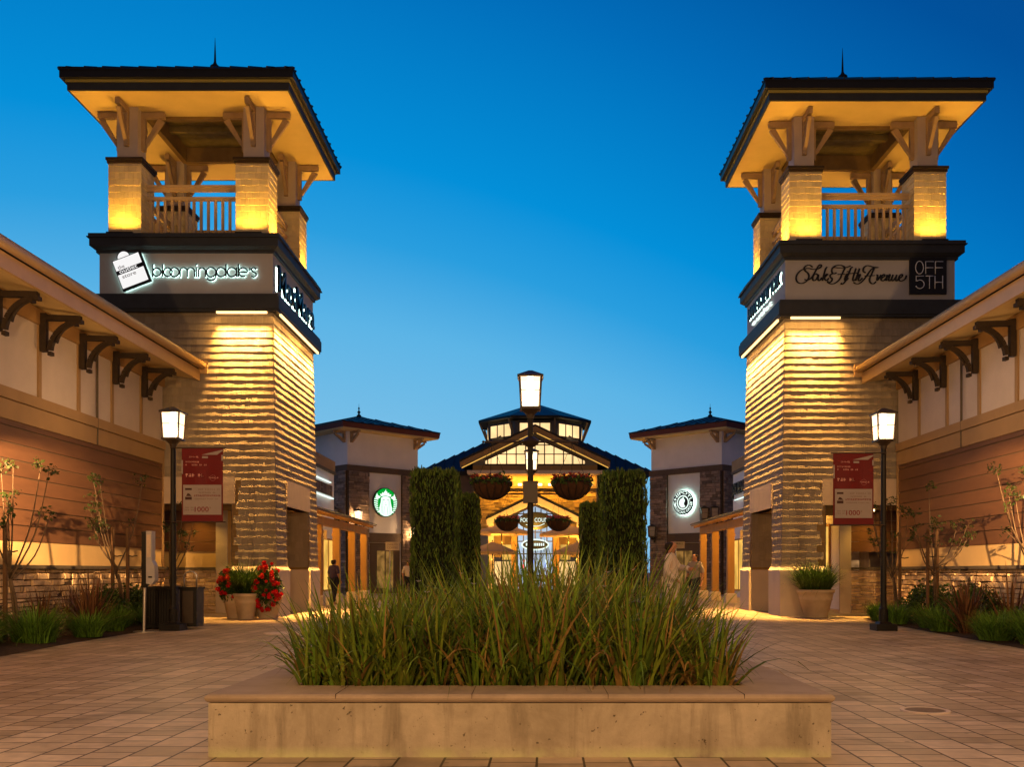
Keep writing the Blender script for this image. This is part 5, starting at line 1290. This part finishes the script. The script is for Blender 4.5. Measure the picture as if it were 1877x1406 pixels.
# ------------------------------------------------------------ the food hall at the end of the plaza
def food_hall():
    T = thing('food_hall', (0, 66, 0), 'large hip roofed food hall with lit gable and glazed roof lantern', 'building')
    X0 = .1
    g = MB(); g.box(X0 - 7.2, X0 + 7.2, 64.8, 79, 0, 7.9); g.build('wall', 'farwall', T)
    # hip roof
    g = MB(); cy = 72; h = 7.85; z = 7.9; A = (X0, cy, 12.45)
    cs = [(X0 - h, cy - h, z), (X0 + h, cy - h, z), (X0 + h, cy + h, z), (X0 - h, cy + h, z)]
    g.add(cs + [A] + [(x, y, z - .25) for x, y, _ in cs], [(0, 1, 4), (1, 2, 4), (2, 3, 4), (3, 0, 4), (0, 5, 6, 1), (1, 6, 7, 2), (2, 7, 8, 3), (3, 8, 5, 0), (8, 7, 6, 5)])
    for n in ((0, -1), (1, 0), (-1, 0)):
        f = Face(X0, cy, *n)
        for i in range(-12, 13):
            u = i * .62; e = (h - abs(u)) / h
            g.bar(f.p(u, z + .03, h), f.p(u, z + (A[2] - z) * e + .03, h * (1 - e)), .05, .07)
    g.build('main_roof', 'roofdark', T)
    # octagonal lantern
    def octo(r, zz): return [(X0 + r / math.cos(R(22.5)) * math.cos(R(22.5 + 45 * i)), cy + r / math.cos(R(22.5)) * math.sin(R(22.5 + 45 * i)), zz) for i in range(8)]
    g = MB(); g.add(octo(3.35, 9.4) + octo(3.5, 12.0), [(i, (i + 1) % 8, (i + 1) % 8 + 8, i + 8) for i in range(8)]); lw = g.build('lantern_wall', 'greywall', T)
    g = MB(); o1, o2 = octo(4.15, 12.12), octo(4.15, 12.28)
    g.add(o1 + o2 + [(X0, cy, 13.85)], [(i, (i + 1) % 8, (i + 1) % 8 + 8, i + 8) for i in range(8)] + [((i + 8), (i + 1) % 8 + 8, 16) for i in range(8)] + [tuple(range(7, -1, -1))]); g.build('lantern_roof', 'roofdark', T)
    for i in range(8):
        a = R(-90 + 45 * i); f = Face(X0 + 3.46 * math.cos(a), cy + 3.46 * math.sin(a), math.cos(a), math.sin(a))
        g = MB(); w = 1.08; g.fb(f, -w, w, 10.95, 11.82, .02, .05); p = g.build('lantern_window', 'winpale', T)
        g = MB(); 
        for u in (-w - .04, -w / 3 , w / 3, w + .04): g.fb(f, u - .04, u + .04, 10.92, 11.86, .051, .08)
        g.fb(f, -w, w, 10.90, 10.95, .02, .08).fb(f, -w, w, 11.82, 11.87, .02, .08); g.build('window_frame', 'mullion', p)
        g = MB(); g.bar(f.p(1.42, 10.7, .05), f.p(1.42, 12.08, .62), .12); g.build('eave_brace', 'bracketlight', T)
    # front gable
    yg = 60.6; F = Face(X0, yg, 0, -1); pk, ez, hw = 10.25, 8.0, 4.75
    g = MB(); g.fpoly(F, [(-3.95, 0), (3.95, 0), (3.95, 8.15), (0, 10.0), (-3.95, 8.15)], -4.6, 0); g.build('gable_wall', 'greywall', T)
    g = MB()
    for sg in (-1, 1):
        a0, a1 = (0, pk), (sg * hw, ez)
        g.hexa([F.p(a0[0], a0[1], .75), F.p(a1[0], a1[1], .75), F.p(a1[0], a1[1], -9), F.p(a0[0], a0[1], -9), F.p(a0[0], a0[1] + .16, .75), F.p(a1[0], a1[1] + .16, .75), F.p(a1[0], a1[1] + .16, -9), F.p(a0[0], a0[1] + .16, -9)])
    g.build('gable_roof', 'roofdark', T)
    g = MB()
    for sg in (-1, 1):
        g.hexa([F.p(0, pk - .33, .70), F.p(sg * hw * .99, ez - .30, .70), F.p(sg * hw * .99, ez - .30, .78), F.p(0, pk - .33, .78), F.p(0, pk + .02, .70), F.p(sg * hw * .99, ez + .02, .70), F.p(sg * hw * .99, ez + .02, .78), F.p(0, pk + .02, .78)])
    g.build('bargeboard', 'tan', T)
    g = MB()
    for sg in (-1, 1):
        g.hexa([F.p(sg * .1, pk - .42, .60), F.p(sg * hw * .97, ez - .36, .60), F.p(sg * hw * .97, ez - .36, .68), F.p(sg * .1, pk - .42, .68), F.p(sg * .1, pk - .36, .60), F.p(sg * hw * .97, ez - .30, .60), F.p(sg * hw * .97, ez - .30, .68), F.p(sg * .1, pk - .36, .68)])
    g.build('gable_edge_glow', 'edgeglow', T)  # glow put here for the gable's lit lower edges, not a lamp
    # gable glazing
    g = MB(); g.fpoly(F, [(-3.15, 7.98), (3.15, 7.98), (3.15, 8.18), (0, 9.62), (-3.15, 8.18)], .01, .03); p = g.build('gable_window', 'winpale', T)
    g = MB(); top = lambda u: 9.62 - abs(u) * 1.44 / 3.15
    for i in range(-5, 6):
        u = i * .6
        g.fb(F, u - .035, u + .035, 7.98, top(u), .031, .07)
    for z in (8.6, 9.18):
        w = (9.62 - z) / 1.44 * 3.15; g.fb(F, -w, w, z - .03, z + .03, .0305, .066)
    for sg in (-1, 1): g.bar(F.p(0, 9.66, .05), F.p(sg * 3.2, 8.2, .05), .09)
    g.fb(F, -3.2, 3.2, 7.90, 7.98, .01, .08); g.build('window_frame', 'mullion', p)
    g = MB(); g.fb(F, -3.95, 3.95, 7.5, 7.88, .002, .06); g.build('apron_panel', 'tan', T)
    g = MB(); g.fb(F, -4.25, 4.25, 7.28, 7.48, -.2, 1.0); g.build('eyebrow_beam', 'plinth', T)
    # recessed lit band with small lamps
    F2 = F
    g = MB(); g.fb(F2, -3.9, 3.9, 6.55, 7.275, .002, .03); g.build('lit_band', 'tan', T)
    g = MB(); g.fb(F2, -3.9, 3.9, 6.42, 6.52, .002, .16); g.build('band_ledge', 'tan', T)
    for i in range(12):
        u = -3.52 + i * .64
        g = MB(); g.fb(F2, u - .12, u + .12, 6.60, 6.74, .031, .10); g.build('band_lamp', 'downlight', T)
    light('AREA', 'band_light', (X0, yg - .55, 7.24), 420, AMBER, T, sx=7.4, sy=.2, target=(X0, yg - .15, 5))
    g = MB(); stones(g, F, -3.9, 3.9, 3.6, 6.42, .16, .5, .06, random.Random(3)); g.build('stone_facing', 'amberstone', T)
    # entrance porch
    fp = Face(X0, 56.5, 0, -1)
    g = MB()
    for sg in (-1, 1):
        g.hexa([fp.p(0, 5.62, .5), fp.p(sg * 2.9, 4.22, .5), fp.p(sg * 2.9, 4.22, -4), fp.p(0, 5.62, -4), fp.p(0, 5.78, .5), fp.p(sg * 2.9, 4.38, .5), fp.p(sg * 2.9, 4.38, -4), fp.p(0, 5.78, -4)])
    g.build('porch_roof', 'roofdark', T)
    g = MB()
    for sg in (-1, 1):
        g.hexa([fp.p(0, 5.15, .40), fp.p(sg * 2.85, 3.85, .40), fp.p(sg * 2.85, 3.85, .52), fp.p(0, 5.15, .52), fp.p(0, 5.61, .40), fp.p(sg * 2.85, 4.21, .40), fp.p(sg * 2.85, 4.21, .52), fp.p(0, 5.61, .52)])
        g.fb(fp, sg * 2.6 - .16, sg * 2.6 + .16, 0, 4.0, .0, .35)
    g.build('porch_frame', 'plinth', T)
    g = MB(); g.fpoly(fp, [(-1.05, .1), (1.05, .1), (1.05, 4.6), (0, 5.05), (-1.05, 4.6)], -.6, -.55); c = g.build('entrance_glazing', 'wincool', T)
    g = MB()
    for i in range(-3, 4): g.fb(fp, i * .35 - .03, i * .35 + .03, .1, 5.0 - abs(i) * .14, -.548, -.50)
    for z in (.9, 2.2, 2.95, 3.5, 4.1, 4.6): g.fb(fp, -1.05, 1.05, z - .03, z + .03, -.549, -.51)
    g.build('window_frame', 'mullion', c)
    for sg in (-1, 1):
        a, b = sorted((sg * 1.06, sg * 2.44)); g = MB(); g.fb(fp, a, b, 2.0, 4.0, -.7, -.6); g.build('side_wall', 'tan', T)
        g = MB(); g.fb(fp, a + .45, b - .35, 1.85, 2.75, -.598, -.57); g.build('side_window', 'winyellow', T)
        g = MB(); g.fb(fp, a + .02, b - .02, .3, 1.75, -.68, -.62); g.build('side_window', 'win', T)
        g = MB(); g.fb(fp, sg * 1.25 - .17, sg * 1.25 + .17, 0, 3.9, -.55, -.2); g.build('porch_column', 'timber', T)
    light('POINT', 'porch_light', (X0, 55.3, 3.6), 320, AMBER, T, .1)
    for sg in (-1, 1): light('POINT', 'terrace_light', (X0 + sg * 2.2, 54.6, 3.2), 200, AMBER, T, .1); light('POINT', 'umbrella_fill', (sg * 1.75 + .1, 52.5, 2.75), 70, AMBER, T, .05); light('POINT', 'umbrella_fill', (sg * 2.08, 47.0, 1.75), 30, AMBER, T, .05)  # umbrella points are added without fixtures to brighten the canopies
    return fp
fp = food_hall()
t = thing('food_court_sign', fp.p(0, 4.1, .6), 'dark oval sign with white lettering FOOD COURT over the entrance', 'sign')
ov = lambda F, cu, cz, rx, rz, n=40: [(cu + rx * math.cos(2 * math.pi * i / n), cz + rz * math.sin(2 * math.pi * i / n)) for i in range(n)]
g = MB(); g.fpoly(fp, ov(fp, 0, 4.12, 1.0, .52), .55, .62); g.build('sign_oval', 'signblack', t)
text('lettering', 'FOOD COURT', fp, 0, 4.05, .621, .24, 'signwhite', t, .01, 1.72, bold=.02)
tubesign('swoosh', [smoothpts([(-.55, .22), (-.2, .30), (.2, .30), (.55, .16)], 4)], fp, 1, 0, 4.12, .63, .022, 'signwhite', t)
t = thing('oval_window_sign', fp.p(0, 2.7, .3), 'small oval sign with bright white ring below the food court sign', 'sign')
g = MB(); pts = [fp.p(.78 * math.cos(a / 16 * math.pi), 2.73 + .30 * math.sin(a / 16 * math.pi), .3) for a in range(33)]; g.tube(pts, .05, 6); g.build('ring', 'signwhite', t)
g = MB(); g.fpoly(fp, ov(fp, 0, 2.73, .76, .28), .26, .29); g.build('sign_oval', 'signblack', t)
g = MB(); q = random.Random(4)
for i in range(9): g.fb(fp, -.55 + i * .125, -.47 + i * .125, 2.66, 2.82, .291, .30)
g.build('lettering', 'signwhite', t)
t = thing('window_neon', fp.p(0, 1.6, -.4), 'small red, blue and white neon shapes in the entrance window', 'sign')
for i, (u, m) in enumerate([(-.75, 'neonred'), (-.5, 'signwhite'), (-.2, 'neonblue'), (.25, 'signwhite'), (.55, 'neonblue'), (.75, 'signwhite')]):
    g = MB(); g.bar(fp.p(u, 1.25, -.45), fp.p(u + .12 * (-1) ** i, 1.85, -.45), .09); g.build('neon_tube', m, t)
def umbrella(x, y, top, r, drop, lab):
    T = thing('market_umbrella', (x, y, 0), lab, 'umbrella', 'market umbrellas on the food hall terrace')
    g = MB(); n = 8; ring = [(x + r * math.cos(2 * math.pi * (i + .5) / n), y + r * math.sin(2 * math.pi * (i + .5) / n), top - drop) for i in range(n)]
    mid = [(x + r * .5 * math.cos(2 * math.pi * (i + .5) / n), y + r * .5 * math.sin(2 * math.pi * (i + .5) / n), top - drop * .46) for i in range(n)]
    low = [(a, b, c - .12) for a, b, c in ring]
    g.add([(x, y, top)] + mid + ring + low, [(0, 1 + i, 1 + (i + 1) % n) for i in range(n)] + [(1 + i, 9 + i, 9 + (i + 1) % n, 1 + (i + 1) % n) for i in range(n)] + [(9 + i, 17 + i, 17 + (i + 1) % n, 9 + (i + 1) % n) for i in range(n)])
    g.build('canopy', 'canvas', T)
    g = MB(); g.tube([(x, y, 0), (x, y, top + .08)], .03, 8)
    for p in ring: g.tube([(x, y, top - drop * .95), (p[0] * .6 + x * .4, p[1] * .6 + y * .4, top - drop * .62)], .012, 4)
    g.build('pole', 'mullion', T)
    g = MB(); g.lathe([(.3, 0), (.3, .06), (.06, .1)], (x, y, 0), 16); g.build('base', 'mullion', T)
umbrella(-2.02, 47.0, 2.62, 1.30, .50, 'tan market umbrella left of the food hall entrance')
umbrella(2.15, 47.0, 2.60, 1.30, .50, 'tan market umbrella right of the food hall entrance')
umbrella(-1.75, 52.5, 3.75, 1.75, .45, 'large farther tan umbrella left of the entrance')
umbrella(1.95, 52.5, 3.70, 1.75, .50, 'large farther tan umbrella right of the entrance')

# ------------------------------------------------------------ people
def person(x, y, rz, H, lab, top, legs, pose, long_coat=False):
    k = H / 1.75; T = thing('person', (x, y, 0), lab, 'person'); 
    J = {'pel': (0, 0, .95), 'belly': (0, .0, 1.10), 'chest': (0, .01, 1.32), 'neck': (0, .0, 1.49), 'hb': (0, -.01, 1.56), 'head': (0, -.02, 1.64), 'top': (0, -.01, 1.72), 'nose': (0, -.115, 1.615)}
    for sg, n in ((-1, 'l'), (1, 'r')):
        st = pose.get('stride', .15) * sg
        J[n + 'hip'] = (sg * .09, 0, .92); J[n + 'knee'] = (sg * .10, -.04 - st * .5, .50); J[n + 'ank'] = (sg * .10, .02 - st, .09); J[n + 'toe'] = (sg * .11, -.14 - st, .03)
        J[n + 'sh'] = (sg * .17, .01, 1.42); a = pose.get(n, ((sg * .24, .03, 1.14), (sg * .25, -.08, .92)))
        J[n + 'el'], J[n + 'wr'] = a
        w = Vector(a[1]); d = (w - Vector(a[0])).normalized(); J[n + 'palm'] = tuple(w + d * .06)
        side = d.cross(Vector((0, 1, 0))); side.normalize()
        for i in range(4): b = w + d * .09 + side * (.024 - .016 * i); J[n + 'f%d' % i] = tuple(b); J[n + 'g%d' % i] = tuple(b + d * (.055, .065, .06, .045)[i] + Vector((0, -.012, 0)))
        J[n + 'th'] = tuple(w + d * .05 + side * .045)
    E = [('pel', 'belly'), ('belly', 'chest'), ('chest', 'neck'), ('neck', 'hb'), ('hb', 'head'), ('head', 'top'), ('head', 'nose')]
    Rr = dict(pel=.14, belly=.125, chest=.15, neck=.055, hb=.075, head=.098, top=.06, nose=.014)
    for n in 'lr':
        E += [('pel', n + 'hip'), (n + 'hip', n + 'knee'), (n + 'knee', n + 'ank'), (n + 'ank', n + 'toe'), ('chest', n + 'sh'), (n + 'sh', n + 'el'), (n + 'el', n + 'wr'), (n + 'wr', n + 'palm'), (n + 'wr', n + 'th')]
        Rr.update({n + 'hip': .085, n + 'knee': .058, n + 'ank': .04, n + 'toe': .032, n + 'sh': .06, n + 'el': .042, n + 'wr': .028, n + 'palm': .03, n + 'th': .009})
        for i in range(4): E += [(n + 'palm', n + 'f%d' % i), (n + 'f%d' % i, n + 'g%d' % i)]; Rr[n + 'f%d' % i] = .009; Rr[n + 'g%d' % i] = .007
    def skin(edges, rad, name, m, extra=1.0, add_=0.):
        names = []; 
        for a, b in edges:
            for c in (a, b):
                if c not in names: names.append(c)
        if 'pel' in names: names.remove('pel'); names.insert(0, 'pel')
        me = bpy.data.meshes.new(name); me.from_pydata([tuple(v * k for v in J[n]) for n in names], [(names.index(a), names.index(b)) for a, b in edges], [])
        o = bpy.data.objects.new(name, me); COL.objects.link(o); o.modifiers.new('s', 'SKIN')
        sv = me.skin_vertices[0].data
        for i, n in enumerate(names): r = (rad[n] * extra + add_) * k; sv[i].radius = (r, r); sv[i].use_root = i == 0
        mm = o.modifiers.new('d', 'SUBSURF'); mm.levels = 2; mm.render_levels = 2
        bpy.context.view_layer.update()
        m2 = bpy.data.meshes.new_from_object(o.evaluated_get(bpy.context.evaluated_depsgraph_get())); bpy.data.objects.remove(o)
        m2.name = name; m2.materials.clear(); m2.materials.append(M[m]); m2.polygons.foreach_set('use_smooth', [True] * len(m2.polygons))
        o = bpy.data.objects.new(name, m2); COL.objects.link(o); o.parent = T; return o
    skin(E, Rr, 'body', 'skin')
    skin([('pel', 'belly'), ('belly', 'chest'), ('chest', 'lsh'), ('chest', 'rsh'), ('lsh', 'lel'), ('rsh', 'rel'), ('chest', 'neck')] + ([('lel', 'lwr'), ('rel', 'rwr')] if long_coat else []),
         {**Rr, 'neck': .05, 'pel': .15 if not long_coat else .17}, 'coat' if long_coat else 'shirt', top, 1.0, .022)
    skin([('pel', 'lhip'), ('pel', 'rhip'), ('lhip', 'lknee'), ('rhip', 'rknee'), ('lknee', 'lank'), ('rknee', 'rank')], {**Rr, 'pel': .135}, 'trousers', legs, 1.0, .02)
    J['hc'] = (0, .02, 1.66); J['ht'] = (0, .03, 1.70); J['hk'] = (0, .06, pose.get('hair', 1.58))
    skin([('ht', 'hc'), ('hc', 'hk')], {'hc': .107, 'ht': .08, 'hk': .07}, 'hair', 'hair')
    T.rotation_euler.z = rz
person(2.62, 18.2, R(75), 1.76, 'person in a long cream coat with one arm bent, behind the planter grass', 'coat', 'coat', {'stride': .2, 'r': ((.30, -.12, 1.22), (.12, -.34, 1.20)), 'l': ((-.25, .06, 1.15), (-.22, -.14, .98)), 'hair': 1.52}, True)
person(4.33, 25.6, R(-40), 1.66, 'person in a loose grey shirt walking near the right colonnade', 'greyshirt', 'navy', {'stride': .25})
person(-6.9, 33.0, R(150), 1.60, 'dark haired person in a violet top by the left colonnade', 'purple', 'navy', {'stride': .15, 'hair': 1.5})
person(-5.2, 39.6, R(20), 1.62, 'person in a pale top beside the tall left conifer', 'coat', 'navy', {'stride': .2})
